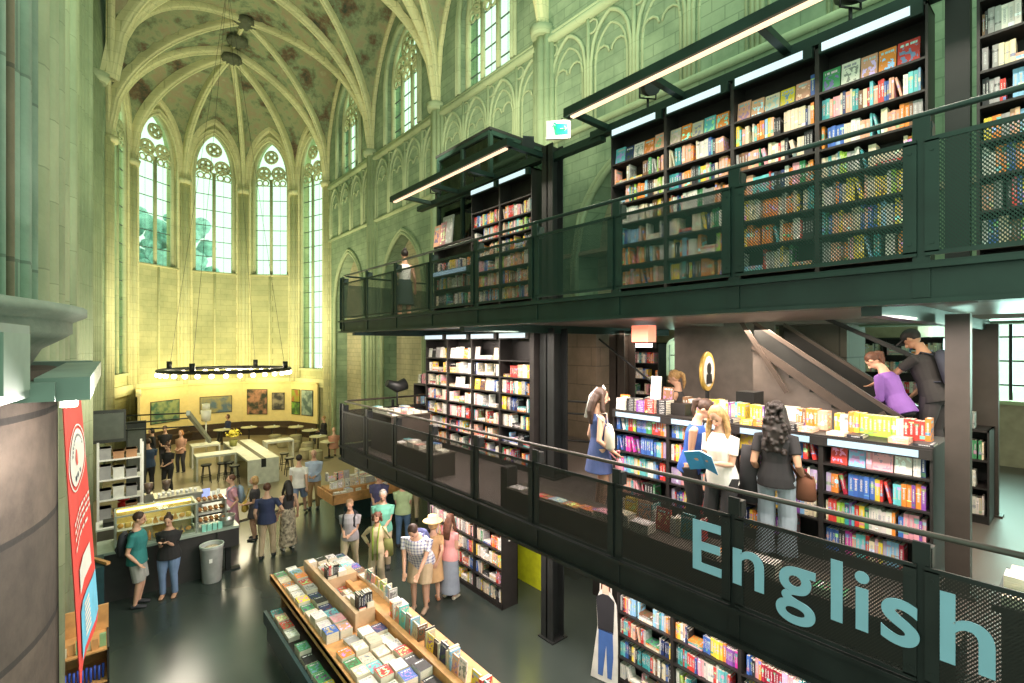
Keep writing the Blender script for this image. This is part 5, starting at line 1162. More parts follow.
# trees and houses outside, seen through the lower panes
def tree(x, y, h, r, lab):
    t = empty('tree', (x, y, 0), label=lab, cat='tree'); MB().cyl((0, 0), .35, 0, h*.5, 10, r2=.2).build('trunk', mat('bark', (.08, .06, .04)), t); mb = MB(); q = random.Random(int(x*7+y))
    for k in range(230):
        a = q.uniform(0, 6.28); d = r*math.sqrt(q.random()); mb.ball((d*math.cos(a), d*math.sin(a), h*.4+q.uniform(0, h*.55)), q.uniform(.35, .85), 6)
    mb.build('crown', mat('tree_green', (.36, .60, .56), .8, noise=.4, scale=2), t)
tree(-1.5, 44, 15.0, 3.0, 'leafy green tree outside the left choir window'); tree(4.6, 49, 16, 3.0, 'leafy green tree outside the central choir window'); tree(-8, 38, 18, 4, 'tall leafy green tree outside the far left choir window')
# ------------------------------------------------------------------ people
def cloth(name, col, **k): return mat('cloth_'+name, col, .85, **k)
def plaid():
    if 'plaid' in MATS: return MATS['plaid']
    m, t, N, L, b = nt('plaid'); g = N.new('ShaderNodeTexCoord'); s = N.new('ShaderNodeSeparateXYZ'); L.new(g.outputs['Object'], s.inputs[0]); b.inputs['Roughness'].default_value = .85
    def M(op, a, c):
        x = N.new('ShaderNodeMath'); x.operation = op
        for i, v in enumerate((a, c)):
            if isinstance(v, (int, float)): x.inputs[i].default_value = v
            else: L.new(v, x.inputs[i])
        return x.outputs[0]
    f = [M('GREATER_THAN', M('FRACT', M('MULTIPLY', s.outputs[i], 17), 0), .62) for i in (0, 2)]
    mx = N.new('ShaderNodeMix'); mx.data_type = 'RGBA'; mx.inputs[6].default_value = (.75, .74, .76, 1); mx.inputs[7].default_value = (.16, .18, .36, 1)
    L.new(M('MULTIPLY', M('ADD', f[0], f[1]), .5), mx.inputs[0]); L.new(mx.outputs[2], b.inputs['Base Color']); MATS['plaid'] = m; return m
SKIN = mat('skin', (.62, .36, .25), .55, noise=.05); SKIN2 = mat('skin_tan', (.50, .27, .17), .55, noise=.05)
def remesh(o, v, sm=3):
    m = o.modifiers.new('r', 'REMESH'); m.mode = 'VOXEL'; m.voxel_size = v; m.use_smooth_shade = True
    if sm: s = o.modifiers.new('s', 'SMOOTH'); s.factor = .5; s.iterations = sm
    return o
def ik(a, b, l1, l2, pole):
    a, b = Vector(a), Vector(b); d = b-a; L_ = d.length
    if L_ > (l1+l2)*.995: b = a+d.normalized()*(l1+l2)*.995; d = b-a; L_ = d.length
    x = (l1*l1-l2*l2+L_*L_)/(2*L_); h = math.sqrt(max(0, l1*l1-x*x)); n = d.normalized(); p = Vector(pole); p = (p-n*p.dot(n)).normalized()
    return a+n*x+p*h, b
def lerp(a, b, t): return a*(1-t)+b*t
def person(px, py, fz, H, rel, label, top=None, bottom=None, pose='down', lean=0.0, hair=('short', (.08, .05, .03)), skin=SKIN, fem=False, shoe=(.05, .05, .05), head=(0, 0), stride=0.0, vox=.011, xy=None, sit=False, width=1.0, hat=None, detail=True, hands=None):
    """top=(kind, material): tee, tank, long;  bottom=(kind, material[, length]): trousers, shorts, skirt, dress"""
    x, y = xy if xy else G(px, py, fz); ray = math.atan2(y, x); ang = ray+math.radians(rel)-math.pi/2
    s = H/1.7; width = width*(1.0 if fem else 1.1); wS = (.165 if fem else .185)*s*width; wH = .095*s; hipz = (.52 if sit else .90)*s
    hip = Vector((0, -.0, hipz)); cl, sl = math.cos(lean), math.sin(lean)
    if lean > .3: hip.y -= .12*lean
    def U(p): p = Vector(p)*s; return hip+Vector((p.x, p.y*cl+p.z*sl, p.z*cl-p.y*sl))
    B = MB(); SD = (1, 0, 0)
    f = .92 if fem else 1.0
    TP = [((0, 0, -.07), (.15, .10)), ((0, 0, .02), (.158*(1.04 if fem else 1), .112)), ((0, .005, .16), (.132*f, .10)), ((0, .01, .30), (.148*f, .115)), ((0, .0, .40), (.162*f, .105)), ((0, -.01, .485), (.088*f, .068)), ((0, -.01, .55), (.055, .055)), ((0, .005, .62), (.052, .052))]
    TP = [(p, (r[0]*width, r[1]*(width**1.3))) if i < 6 else (p, r) for i, (p, r) in enumerate(TP)]
    B.tube([U(p) for p, r in TP], [(r[0]*s, r[1]*s) for p, r in TP], 16, side=SD)
    hp, hy = head; hc = U((0, .025+.05*math.sin(hp), .70-.03*abs(math.sin(hp))))
    HM = Matrix.Translation(hc) @ rotz(hy) @ Matrix.Rotation(-(hp+lean), 4, 'X') @ Matrix.Scale(s, 4)
    B.ball((0, -.005, .025), (.075, .093, .098), 16, M=HM); B.ball((0, .028, -.045), (.052, .058, .062), 12, M=HM)
    B.tube([HM @ Vector((0, .092, .02)), HM @ Vector((0, .112, -.022)), HM @ Vector((0, .09, -.032))], [.010*s, .017*s, .012*s], 8)
    for q in (-1, 1): B.ball((q*.076, -.008, -.002), (.012, .02, .030), 8, M=HM)
    sh = [U((q*wS/s, -.01, .425)) for q in (-1, 1)]
    pz = {'down': [(-.25, .04, -.08), (.25, .04, -.08)], 'read': [(-.11, .34, .20), (.11, .34, .20)], 'phone': [(-.05, .26, .30), (.07, .26, .30)], 'hipR': [(-.24, .05, -.06), (.19, .02, .08)], 'behind': [(-.06, -.16, -.02), (.06, -.17, -.04)],
          'front': [(-.06, .24, .08), (.07, .24, .08)], 'reach': [(-.16, .42, -.05), (.16, .40, -.10)], 'bagR': [(-.24, .05, -.06), (.24, .12, .02)], 'onearm': [(-.22, .06, -.02), (.10, .30, .22)], 'walk': [(-.24, .18, -.05), (.25, -.14, -.08)]}[pose]
    if hands: pz = hands
    arms = []
    for q, (S_, t) in enumerate(zip(sh, pz)):
        sg = (-1, 1)[q]; tgt = U(t)
        e, wv = ik(S_, tgt, .285*s, .25*s, (sg*(1.2 if pose in ('hipR',) and q == 1 else .15), -.7, -.6)); arms.append((S_, e, wv))
        B.tube([lerp(S_, Vector(U((0, 0, .45))), .4), S_, lerp(S_, e, .5), e, lerp(e, wv, .4), wv], [.045*s, .052*s, .044*s, .036*s, .036*s, .024*s], 10)
        d = (wv-e).normalized(); sd = d.cross(Vector((0, 1, 0.01))).normalized() if abs(d.y) < .9 else Vector((1, 0, 0)); nr = sd.cross(d).normalized()
        pm = wv+d*.085*s
        B.tube([wv-d*.01, wv+d*.03*s, pm], [(.024*s, .02*s), (.036*s, .018*s), (.038*s, .014*s)], 10, side=sd)
        for k in range(4):
            b0 = pm+sd*(-.028+.0187*k)*s; ln = (.066, .076, .07, .054)[k]*s; m1 = b0+d*ln*.5+nr*.008*s; m2 = b0+d*ln*.85+nr*.03*s*(1.5 if pose != 'down' else .8)
            B.tube([b0-d*.012, m1, m2], [.0095*s, .009*s, .0075*s], 6)
        tb = wv+d*.025*s+sd*sg*-.028*s; B.tube([tb, tb+d*.03*s-sd*sg*.02*s, tb+d*.06*s-sd*sg*.02*s+nr*.015*s], [.012*s, .0105*s, .009*s], 6)
    legs = []
    for q, sg in enumerate((-1, 1)):
        hj = hip+Vector((sg*wH, 0, -.02*s)); fy = stride*(.5 if q else -.5)
        ft = Vector((sg*wH*1.15, fy, .085*s))
        if sit: kn = Vector((sg*wH*1.3, .42*s, .50*s)); ft = Vector((sg*wH*1.3, .44*s, .085*s)); an = ft
        else: kn, an = ik(hj, ft, .405*s, .40*s, (0, 1, .05))
        legs.append((hj, kn, an))
        B.tube([hj+Vector((0, 0, .05)), hj, lerp(hj, kn, .45), kn, lerp(kn, an, .3), lerp(kn, an, .7), an, an-Vector((0, 0, .04*s))], [.08*s, .088*s*width, .074*s*width, .054*s, .054*s, .042*s, .034*s, .034*s], 12, side=SD)
        B.tube([an+Vector((0, -.045*s, -.05*s)), an+Vector((0, .02, -.045*s)), an+Vector((0, .10*s, -.06*s)), an+Vector((0, .165*s, -.066*s))], [(.03*s, .03*s), (.034*s, .034*s), (.042*s, .024*s), (.034*s, .016*s)], 8, side=SD)
    body = B.build('person', skin); remesh(body, vox, 2); tag(body, label, 'person')
    body.location = (x, y, fz); body.rotation_euler.z = ang
    def child(mb, nm, m, v=None, sm=2):
        o = mb.build(nm, m, body)
        if v != 0: remesh(o, v or vox, sm)
        return o
    # upper garment
    if top:
        k_, m_ = top; T = MB(); g = .018 if k_ != 'tank' else .010
        z0 = 0; rows = [((0, 0, -.10), (.172*width, .128*width)), ((0, 0, .0), (.168*width, .120*width))]+TP[2:6]; g = .019 if k_ != 'tank' else .010
        T.tube([U(p) for p, r in rows], [((r[0]+g)*s, (r[1]+g+.004)*s) for p, r in rows], 18, side=SD)
        fr = {'tee': .55, 'tank': 0, 'long': 1.0, 'cap': .3, 'elbow': 1.0}[k_]
        for S_, e, wv in arms:
            if fr:
                T.tube([lerp(S_, Vector(U((0, 0, .45))), .5), S_+Vector((0, 0, .002)), lerp(S_, e, min(1, fr*1.1) if fr < 1 else .5)]+([e, lerp(e, wv, .85)] if fr == 1 and k_ == 'long' else []), [.046*s, .058*s, .058*s]+([.052*s, .04*s] if fr == 1 and k_ == 'long' else []), 12)
        child(T, {'tee': 't_shirt', 'tank': 'tank_top', 'long': 'jacket', 'cap': 'blouse', 'elbow': 'shirt'}[k_], m_)
    if bottom:
        k_, m_ = bottom[:2]; ln = bottom[2] if len(bottom) > 2 else None; T = MB()
        if k_ in ('trousers', 'shorts'):
            T.tube([U((0, 0, .07)), U((0, 0, .0)), U((0, 0, -.08)), U((0, 0, -.13))], [(.155*s*width, .118*s*width), (.172*s*width, .13*s*width), (.17*s*width, .125*s*width), (.12*s, .1*s)], 16, side=SD)
            wd = ln or 1.0
            for hj, kn, an in legs:
                if k_ == 'shorts': T.tube([hj, lerp(hj, kn, .5), lerp(hj, kn, .98)], [.1*s*width, .096*s*width, .092*s*width], 12, side=SD)
                else: T.tube([hj, lerp(hj, kn, .5), kn, lerp(kn, an, .5), lerp(kn, an, 1.0)-Vector((0, 0, .02*s))], [.1*s*width, .088*s*width, .07*s*wd, .064*s*wd, .058*s*wd**2], 12, side=SD)
        else:
            hem = ln or .5; a = U((0, 0, .14)); b = U((0, 0, .0)); hz = hem*s; c = Vector((0, (b.y)*.7, hz)); wdt = .20 if k_ == 'dress' else .18
            if sit: hz = .4*s
            T.tube([a, b, lerp(b, c, .5), c], [(.14*s*width, .112*s), (.178*s*width, .14*s), (wdt*1.05*s*width, .165*s), ((wdt+.04)*s*width, .19*s+abs(stride)*.3)], 20, side=SD)
            if k_ == 'dress' and not top: T.tube([U(p) for p, r in TP[1:6]], [((r[0]+.012)*s, (r[1]+.014)*s) for p, r in TP[1:6]], 18, side=SD)
        child(T, {'trousers': 'trousers', 'shorts': 'shorts', 'skirt': 'skirt', 'dress': 'dress'}[k_], m_)
    # shoes
    for hj, kn, an in legs:
        T = MB(); T.tube([an+Vector((0, -.055*s, -.05*s)), an+Vector((0, .02, -.042*s)), an+Vector((0, .10*s, -.055*s)), an+Vector((0, .175*s, -.064*s))], [(.038*s, .036*s), (.041*s, .04*s), (.048*s, .03*s), (.038*s, .02*s)], 10, side=SD)
        child(T, 'shoe', mat('shoe_%.2f_%.2f' % shoe[:2], shoe), vox)
    # hair
    hk, hc_ = hair; HC = mat('hair_%.2f_%.2f' % hc_[:2], hc_, .6, noise=.35, scale=30)
    if hk != 'bald':
        T = MB(); T.ball((0, -.022, .04), (.086, .098, .096), 14, M=HM)
        if hk == 'bob' or hk == 'curly': T.ball((0, -.04, -.02), (.105, .085, .10), 12, M=HM)
        if hk == 'curly':
            q5 = random.Random(int(px));
            for k in range(26): a = q5.uniform(0, 6.28); T.ball((.10*math.cos(a), -.035+.085*math.sin(a), q5.uniform(-.10, .08)), .034, 6, M=HM)
        if hk in ('long', 'longcurl'):
            L0 = HM @ Vector((0, -.07, .02)); L1 = HM @ Vector((0, -.085, -.07)); dn = .30 if hk == 'long' else .36; T.tube([L0, L1+Vector((0, -.02*s, 0)), L1+Vector((0, -.06*s, -.13*s)), L1+Vector((0, -.05*s, -dn*s))], [(.082*s, .06*s), (.10*s, .055*s), (.125*s if hk == 'longcurl' else .09*s, .05*s), (.07*s, .025*s)], 12, side=SD)
            for q in (-1, 1): T.tube([HM @ Vector((q*.065, -.01, .05)), HM @ Vector((q*.085, .0, -.05)), HM @ Vector((q*.09, .0, -.08))+Vector((q*.02, .0, -.08))*s, HM @ Vector((q*.09, .0, -.08))+Vector((q*.02, .04, -.24))*s], [.03*s, .032*s, .036*s, .018*s], 8)
            if hk == 'longcurl':
                q5 = random.Random(4)
                for k in range(110): z = q5.uniform(-.36, .16); w_ = .12 if z < 0 else .08; T.ball(tuple(L1+Vector((q5.uniform(-w_, w_), -.06+q5.uniform(-.04, .03), z))*s), .024*s, 6)
        if hk == 'ponytail': T.ball((0, -.115, .045), .032, 8, M=HM); T.tube([HM @ Vector((0, -.12, .05)), HM @ Vector((0, -.15, .0)), HM @ Vector((0, -.15, .0))+Vector((.01, -.02, -.12))*s, HM @ Vector((0, -.15, .0))+Vector((.02, .0, -.24))*s], [.03*s, .036*s, .03*s, .01*s], 8)
        if hk == 'bun': T.ball((0, -.07, .12), .045, 10, M=HM)
        child(T, 'hair', HC, max(vox, .009), 1)
    if hat: 
        T = MB()
        if hat == 'straw':
            T.lathe((0, 0, 0), [(.21, .055), (.20, .07), (.11, .085), (.10, .17), (.05, .19)], 24); 
            o = T.build('hat', mat('straw', (.74, .55, .24), .8), body); o.matrix_local = HM
        else:
            T.ball((0, -.01, .06), (.088, .102, .078), 14); T.prism([(-.07, .04), (.07, .04), (.07, .055), (-.07, .055)], .05, .15)
            o = T.build('cap', mat('cap_'+hat, {'white': (.72, .70, .65), 'black': (.02, .02, .022)}[hat]), body); o.matrix_local = HM
    # face
    if detail and abs(((rel+180) % 360)-180) > 60:
        for q in (-1, 1):
            o = MB().ball((q*.031, .086, .012), (.011, .006, .007), 8).build('eye', mat('eye_dark', (.03, .02, .02), .3), body); o.matrix_local = HM
            o = MB().ball((q*.031, .089, .033), (.017, .005, .004), 8).build('eyebrow', HC, body); o.matrix_local = HM
        o = MB().ball((0, .084, -.058), (.024, .008, .007), 10).build('mouth', mat('lips', (.50, .16, .13), .5), body); o.matrix_local = HM
    W_ = Matrix.Translation((x, y, fz)) @ rotz(ang)
    return dict(o=body, W=W_, U=U, arms=arms, HM=HM, s=s, sh=sh)
def backpack(P, label, col, straps=True):
    W_ = P['W']; U = P['U']; c = U((0, -.20, .27)); r = empty('backpack', label=label, cat='backpack'); m = cloth('pack_%.2f_%.2f' % col[:2], col)
    ax = (U((0, 0, .5))-U((0, 0, 0))).normalized(); tilt = math.atan2(ax.y, ax.z); r.matrix_world = W_ @ Matrix.Translation(c) @ Matrix.Rotation(-tilt, 4, 'X')
    mb = MB(); mb.tube([(0, 0, -.22), (0, -.01, -.18), (0, -.015, 0), (0, 0, .16), (0, .02, .22)], [(.10, .05), (.15, .08), (.15, .085), (.13, .07), (.07, .03)], 16, side=(1, 0, 0)); mb.build('bag_body', m, r)
    MB().tube([(0, -.07, -.15), (0, -.09, -.08), (0, -.07, .0)], [(.10, .03), (.11, .04), (.09, .02)], 12, side=(1, 0, 0)).build('pocket', m, r)
    for q in (-1, 1): MB().tube([(q*.09, .05, .18), (q*.11, .16, .245), (q*.115, .30, .14), (q*.12, .31, -.02), (q*.13, .18, -.14), (q*.11, .06, -.16)], [(.025, .009)]*6, 8, side=(1, 0, 0)).build('strap', m, r)
    return r
def bag(P, off, size, col, name, label, strap=None):
    r = empty(name, label=label, cat='bag'); r.matrix_world = P['W'] @ Matrix.Translation(P['U'](off)); m = cloth('bag_%.2f_%.2f' % col[:2], col); a, b, c = size
    mb = MB(); mb.tube([(0, 0, -c/2), (0, 0, -c/2+.03), (0, 0, c*.2), (0, 0, c/2)], [(a*.38, b*.3), (a*.5, b*.5), (a*.46, b*.45), (a*.38, b*.15)], 14, side=(1, 0, 0)); mb.build('bag_body', m, r)
    if strap:
        q = P['U'](strap)-P['U'](off); MB().tube([(-a*.3, 0, c*.4), q+Vector((0, .06, .02)), q+Vector((0, -.07, .0)), (a*.3, -.02, c*.4)], [(.014, .005)]*4, 6).build('strap', m, r)
    return r
def held(P, mats_label_cat, build, off, rot=(0, 0, 0)):
    nm, label, cat = mats_label_cat; r = empty(nm, label=label, cat=cat); r.matrix_world = P['W'] @ Matrix.Translation(P['U'](off)) @ Matrix.Rotation(rot[0], 4, 'X') @ Matrix.Rotation(rot[2], 4, 'Z'); build(r); return r
def openbook(cov, same=0):
    def f(r):
        for q in (-1, 1):
            M_ = Matrix.Rotation(q*.35, 4, 'Y'); mb = MB(); mb.box((q*.085, 0, -.008), (.165, .24, .004), M_); mb.build('cover', mat('cover_%.2f' % cov[2], cov), r)
            mb = MB(); mb.box((q*.082, 0, .001), (.155, .23, .012), M_); mb.build('pages', mat('yellow_page', (.78, .56, .10)) if same else PAPER, r)
    return f
def slab(name, size, m):
    return lambda r: MB().box((0, 0, 0), size).build(name, m, r)
BLK = cloth('black', (.022, .021, .023)); WHT = cloth('white', (.78, .76, .72)); NAV = cloth('navy', (.035, .045, .11)); KHA = cloth('khaki', (.52, .40, .26)); JEAN = cloth('jeans', (.16, .24, .40)); LJEAN = cloth('light_jeans', (.34, .40, .47)); GREY = cloth('grey', (.36, .36, .34))
BEI = cloth('beige', (.66, .55, .38)); TEALC = cloth('teal', (.03, .20, .20)); DKT = cloth('dark', (.05, .045, .05))
BRN = (.045, .022, .013); BLD = (.42, .25, .10); DRK = (.02, .014, .012); GRY = (.45, .42, .38); AUB = (.10, .038, .02)
# middle level
p = person(599, 515, MIDZ, 1.66, -75, 'woman in a short blue dress with white hair ribbon standing by the island', bottom=('dress', cloth('denim_blue', (.055, .085, .22)), .60), top=('tank', MATS['cloth_denim_blue']), hair=('long', BRN), fem=True, shoe=(.45, .38, .32), head=(.15, 0), hands=[(-.25, .05, -.06), (.24, .14, .0)], vox=.008)
bag(p, (.22, .08, .20), (.26, .13, .32), (.72, .66, .55), 'shoulder_bag', 'cream shoulder bag of the woman in the blue dress', strap=(.15, 0, .48))
bag(p, (.25, .20, -.22), (.18, .10, .26), (.80, .30, .36), 'hand_bag', 'pink cloth bag held by the woman in the blue dress', strap=(.24, .15, .0))
o = MB().tube([p['HM'] @ Vector((-.06, .02, .11)), p['HM'] @ Vector((0, -.0, .15)), p['HM'] @ Vector((.06, .02, .11))], [(.02, .008)]*3, 8).build('hair_ribbon', WHT, p['o'])
MB().tube([p['HM'] @ Vector((0, -.06, .12)), p['HM'] @ Vector((-.03, -.14, .0)), p['U']((-.03, -.18, .42))], [(.022, .006)]*3, 8).build('hair_ribbon', WHT, p['o'])
p = person(690, 536, MIDZ, 1.63, -100, 'woman with a brown ponytail in a blue tank top looking down at the island', top=('tank', cloth('royal_blue', (.03, .10, .42))), bottom=('trousers', BLK, 1.2), hair=('ponytail', BRN), fem=True, head=(.55, 0), lean=.18, pose='front', vox=.008)
bag(p, (-.20, .02, -.02), (.22, .12, .42), (.03, .03, .035), 'shoulder_bag', 'long black shoulder bag of the woman in the blue tank top', strap=(-.13, 0, .49))
p = person(722, 552, MIDZ, 1.60, 152, 'blonde woman in white t-shirt and black trousers reading an open book', top=('tee', WHT), bottom=('trousers', BLK, 1.25), hair=('long', BLD), fem=True, head=(.55, .15), lean=.10, hands=[(-.10, .30, .22), (.10, .30, .22)], vox=.007, shoe=(.6, .58, .55))
held(p, ('open_book', 'open book with blue and white cover held by the blonde woman', 'book'), openbook((.03, .28, .55)), (0, .38, .27), rot=(1.0, 0, 0))
p = person(776, 559, MIDZ, 1.64, -8, 'woman with long black curly hair, black t-shirt and pale wide jeans', top=('tee', BLK), bottom=('trousers', LJEAN, 1.35), hair=('longcurl', DRK), fem=True, skin=SKIN2, hands=[(-.20, .12, .02), (.24, .10, .02)], vox=.007, head=(.25, 0), shoe=(.6, .58, .55))
bag(p, (-.27, .05, -.02), (.22, .16, .62), (.022, .022, .025), 'jacket', 'black jacket hanging over the arm of the woman with curly hair')
bag(p, (.27, .08, -.10), (.20, .12, .26), (.16, .06, .03), 'hand_bag', 'brown leather bag of the woman with curly hair', strap=(-.10, .0, .49))
p = person(0, 0, 3.36, 1.62, 60, 'woman in a purple sweater leaning over an open yellow book on the stairs', top=('long', cloth('purple', (.20, .09, .36))), bottom=('trousers', BLK), hair=('ponytail', AUB), fem=True, head=(.45, 0), lean=.45, pose='read', xy=(7.72, 1.62), vox=.009)
held(p, ('open_book', 'open yellow book held by the woman in the purple sweater', 'book'), openbook((.80, .55, .02), 1), (0, .42, .16), rot=(1.1, 0, 0))
p = person(0, 0, 3.42, 1.82, 62, 'young man in black t-shirt and black cap leaning over the woman in purple', top=('tee', BLK), bottom=('trousers', DKT), hair=('short', DRK), skin=SKIN2, head=(.5, 0), lean=.30, hands=[(-.2, .52, .25), (.15, .34, .05)], hat='black', xy=(8.02, 1.28), vox=.010)
backpack(p, 'large black backpack of the man in the black cap', (.025, .03, .05))
p = person(0, 0, MIDZ, 1.80, 75, 'blonde woman in a dark tank top reading beyond the island', top=('tank', DKT), bottom=('trousers', BLK), hair=('ponytail', BLD), fem=True, head=(.4, 0), pose='read', xy=(7.6, 4.62), vox=.011)
held(p, ('magazine', 'sky blue magazine held by the blonde woman beyond the island', 'magazine'), openbook((.10, .42, .70)), (0, .40, .28), rot=(1.0, 0, 0))
person(0, 0, UPZ, 1.62, 10, 'person with dark hair and white tank top standing on the upper gallery', top=('tank', WHT), bottom=('skirt', cloth('dark_green', (.03, .05, .045)), .45), hair=('bun', DRK), fem=True, skin=SKIN2, xy=(5.15, 9.75), vox=.012)
# ground floor
p = person(137, 606, 0, 1.78, -105, 'man in teal t-shirt and grey shorts with a backpack at the cafe counter', top=('tee', TEALC), bottom=('shorts', GREY), hair=('short', BRN), hands=[(-.24, .02, -.05), (.24, .08, -.04)], head=(.25, 0), shoe=(.04, .04, .05))
backpack(p, 'black backpack worn by the man in the teal t-shirt', (.02, .022, .03))
p = person(169, 596, 0, 1.62, 165, 'woman in black t-shirt and blue jeans looking at her phone by the counter', top=('tee', BLK), bottom=('trousers', JEAN), hair=('bun', BRN), fem=True, pose='phone', width=1.22, shoe=(.50, .28, .18), head=(.35, 0))
held(p, ('phone', 'black smartphone held by the woman at the cafe counter', 'phone'), slab('phone_body', (.07, .012, .15), STEEL), (.01, .33, .36), rot=(-.3, 0, 0))
p = person(232, 538, 0, 1.62, 95, 'woman in a long pink dress at the end of the cafe counter', bottom=('dress', cloth('pink', (.68, .33, .42)), .25), top=('tee', cloth('pink', (0, 0, 0))), hair=('short', AUB), fem=True, pose='onearm')
backpack(p, 'pale blue backpack of the woman in the pink dress', (.25, .33, .45))
p = person(255, 539, 0, 1.60, 80, 'blonde woman in a short dark dress carrying a yellow bag', bottom=('dress', DKT, .62), top=('tee', DKT), hair=('bob', BLD), fem=True, pose='front')
bag(p, (.1, .26, .0), (.34, .16, .26), (.66, .42, .08), 'hand_bag', 'yellow patterned bag of the blonde woman in the dark dress', strap=(.1, .1, .45))
person(267, 557, 0, 1.72, -15, 'man in navy t-shirt and khaki trousers seen from behind, hand on hip', top=('tee', NAV), bottom=('trousers', KHA), hair=('short', AUB), pose='hipR', stride=.18)
person(288, 549, 0, 1.66, 20, 'dark haired woman in a long black and cream patterned skirt', top=('tank', DKT), bottom=('skirt', mat('pattern_cloth', (.36, .30, .22), .85, noise=.85, scale=16), .12), hair=('long', DRK), fem=True, shoe=(.65, .62, .58))
person(299, 515, 0, 1.75, -15, 'man in white t-shirt and denim shorts walking into the choir', top=('tee', WHT), bottom=('shorts', cloth('denim_short', (.22, .28, .42))), hair=('short', DRK), pose='walk', stride=.5, shoe=(.05, .05, .06))
person(314, 508, 0, 1.78, 170, 'bald man in a pale blue shirt and tan trousers', top=('long', cloth('pale_blue', (.42, .50, .66))), bottom=('trousers', cloth('tan', (.45, .28, .13))), hair=('bald', GRY), pose='front', head=(.2, 0))
person(379, 539, 0, 1.75, 165, 'man in a dark blue t-shirt behind the man in mint green', top=('tee', cloth('slate', (.09, .09, .20))), bottom=('trousers', GREY), hair=('short', AUB), pose='front', head=(.35, 0))
person(403, 545, 0, 1.68, -5, 'man in pale green t-shirt, jeans and a white cap seen from behind', top=('tee', cloth('pale_green', (.38, .52, .28))), bottom=('trousers', cloth('blue_jeans', (.08, .16, .27))), hair=('short', GRY), pose='front', hat='white', stride=.15)
person(413, 520, 0, 1.6, 0, 'person in a rust coloured top beyond the man in the white cap', top=('tee', cloth('rust', (.48, .22, .12))), bottom=('trousers', BEI), hair=('long', BRN), fem=True)
person(383, 567, 0, 1.74, 178, 'older grey haired man in a mint green polo shirt', top=('tee', cloth('mint', (.16, .50, .38))), bottom=('trousers', BEI), hair=('short', GRY), head=(.45, 0), pose='front')
p = person(350, 574, 0, 1.62, 165, 'man in grey t-shirt and beige trousers with a backpack, walking', top=('tee', cloth('lilac_grey', (.42, .40, .44))), bottom=('trousers', BEI), hair=('short', (.40, .25, .14)), pose='front', head=(.3, 0), stride=.35)
backpack(p, 'dark backpack worn by the man in the grey t-shirt', (.03, .035, .045))
p = person(377, 586, 0, 1.52, 165, 'woman with curly auburn hair, cream jacket and olive green scarf', top=('long', cloth('cream_jacket', (.66, .56, .36))), bottom=('trousers', BEI, 1.3), hair=('curly', AUB), fem=True, pose='hipR', head=(.2, 0))
sc = MB()
for q in (-1, 1): sc.tube([p['U']((q*.06, -.04, .52)), p['U']((q*.07, .09, .44)), p['U']((q*.055, .15, .2)), p['U']((q*.05, .17, -.22))], [(.035, .02), (.04, .018), (.042, .014), (.05, .012)], 8)
sc.build('scarf', cloth('olive_green', (.22, .34, .04)), p['o'])
bag(p, (-.26, .0, .0), (.22, .12, .36), (.20, .22, .07), 'shoulder_bag', 'olive bag of the woman with the green scarf', strap=(-.14, 0, .48))
p = person(420, 610, 0, 1.84, 158, 'man in a checked shirt and khaki shorts bending over the sales table', top=('tee', plaid()), bottom=('shorts', KHA), hair=('short', BRN), hands=[(-.14, .46, .16), (.12, .46, .10)], lean=.50, head=(.35, 0), shoe=(.35, .25, .18), width=1.2)
backpack(p, 'dark blue backpack of the man in the checked shirt', (.10, .12, .26))
person(433, 601, 0, 1.60, 10, 'woman in straw hat and tan dress with hands behind her back', bottom=('dress', cloth('tan_dress', (.55, .34, .17)), .45), top=('tee', MATS['cloth_tan_dress']), hair=('bob', BLD), fem=True, pose='behind', hat='straw', shoe=(.50, .22, .12))
person(450, 598, 0, 1.64, -35, 'woman in pink blouse and long grey blue skirt facing the bookcase', top=('cap', cloth('pink_top', (.72, .33, .33))), bottom=('skirt', cloth('skirt_blue', (.27, .31, .38)), .14), hair=('long', AUB), fem=True, pose='front', shoe=(.70, .62, .5))
# cafe staff and guests
person(148, 492, 0, 1.80, 5, 'barista in a dark blue shirt seen from behind at the back bar', top=('tee', cloth('dark_blue', (.03, .055, .10))), bottom=('trousers', BLK), hair=('short', BRN), pose='front')
person(168, 492, 0, 1.66, 150, 'barista in black behind the espresso machine', top=('tee', BLK), bottom=('trousers', BLK), hair=('bun', AUB), fem=True, pose='front', head=(.4, 0))
person(152, 470, 0, 1.66, 100, 'dark haired guest in black at the far side of the bar', top=('long', BLK), bottom=('trousers', BLK), hair=('bob', DRK), fem=True)
person(165, 469, 0, 1.72, 170, 'guest in black standing behind the baristas', top=('tee', BLK), bottom=('trousers', DKT), hair=('short', BRN), pose='front')
person(181, 473, 0, 1.66, 150, 'red haired guest in a salmon top at the bar', top=('tee', cloth('salmon_top', (.60, .32, .22))), bottom=('trousers', DKT), hair=('bob', (.50, .22, .08)), fem=True, pose='front')
person(228, 440, .04, 1.70, 120, 'seated guest in a dark blue top at a round table', top=('long', NAV), bottom=('trousers', DKT), hair=('bob', AUB), fem=True, sit=True, pose='front')
person(324, 443, .04, 1.74, 95, 'seated blond guest in black beside the painting wall', top=('long', BLK), bottom=('trousers', DKT), hair=('short', BLD), sit=True, pose='front')
person(334, 458, .04, 1.70, 10, 'seated guest with bare head nearest the orange book table', top=('tee', cloth('rust2', (.50, .24, .16))), bottom=('shorts', DKT), hair=('bald', BRN), sit=True, pose='front')
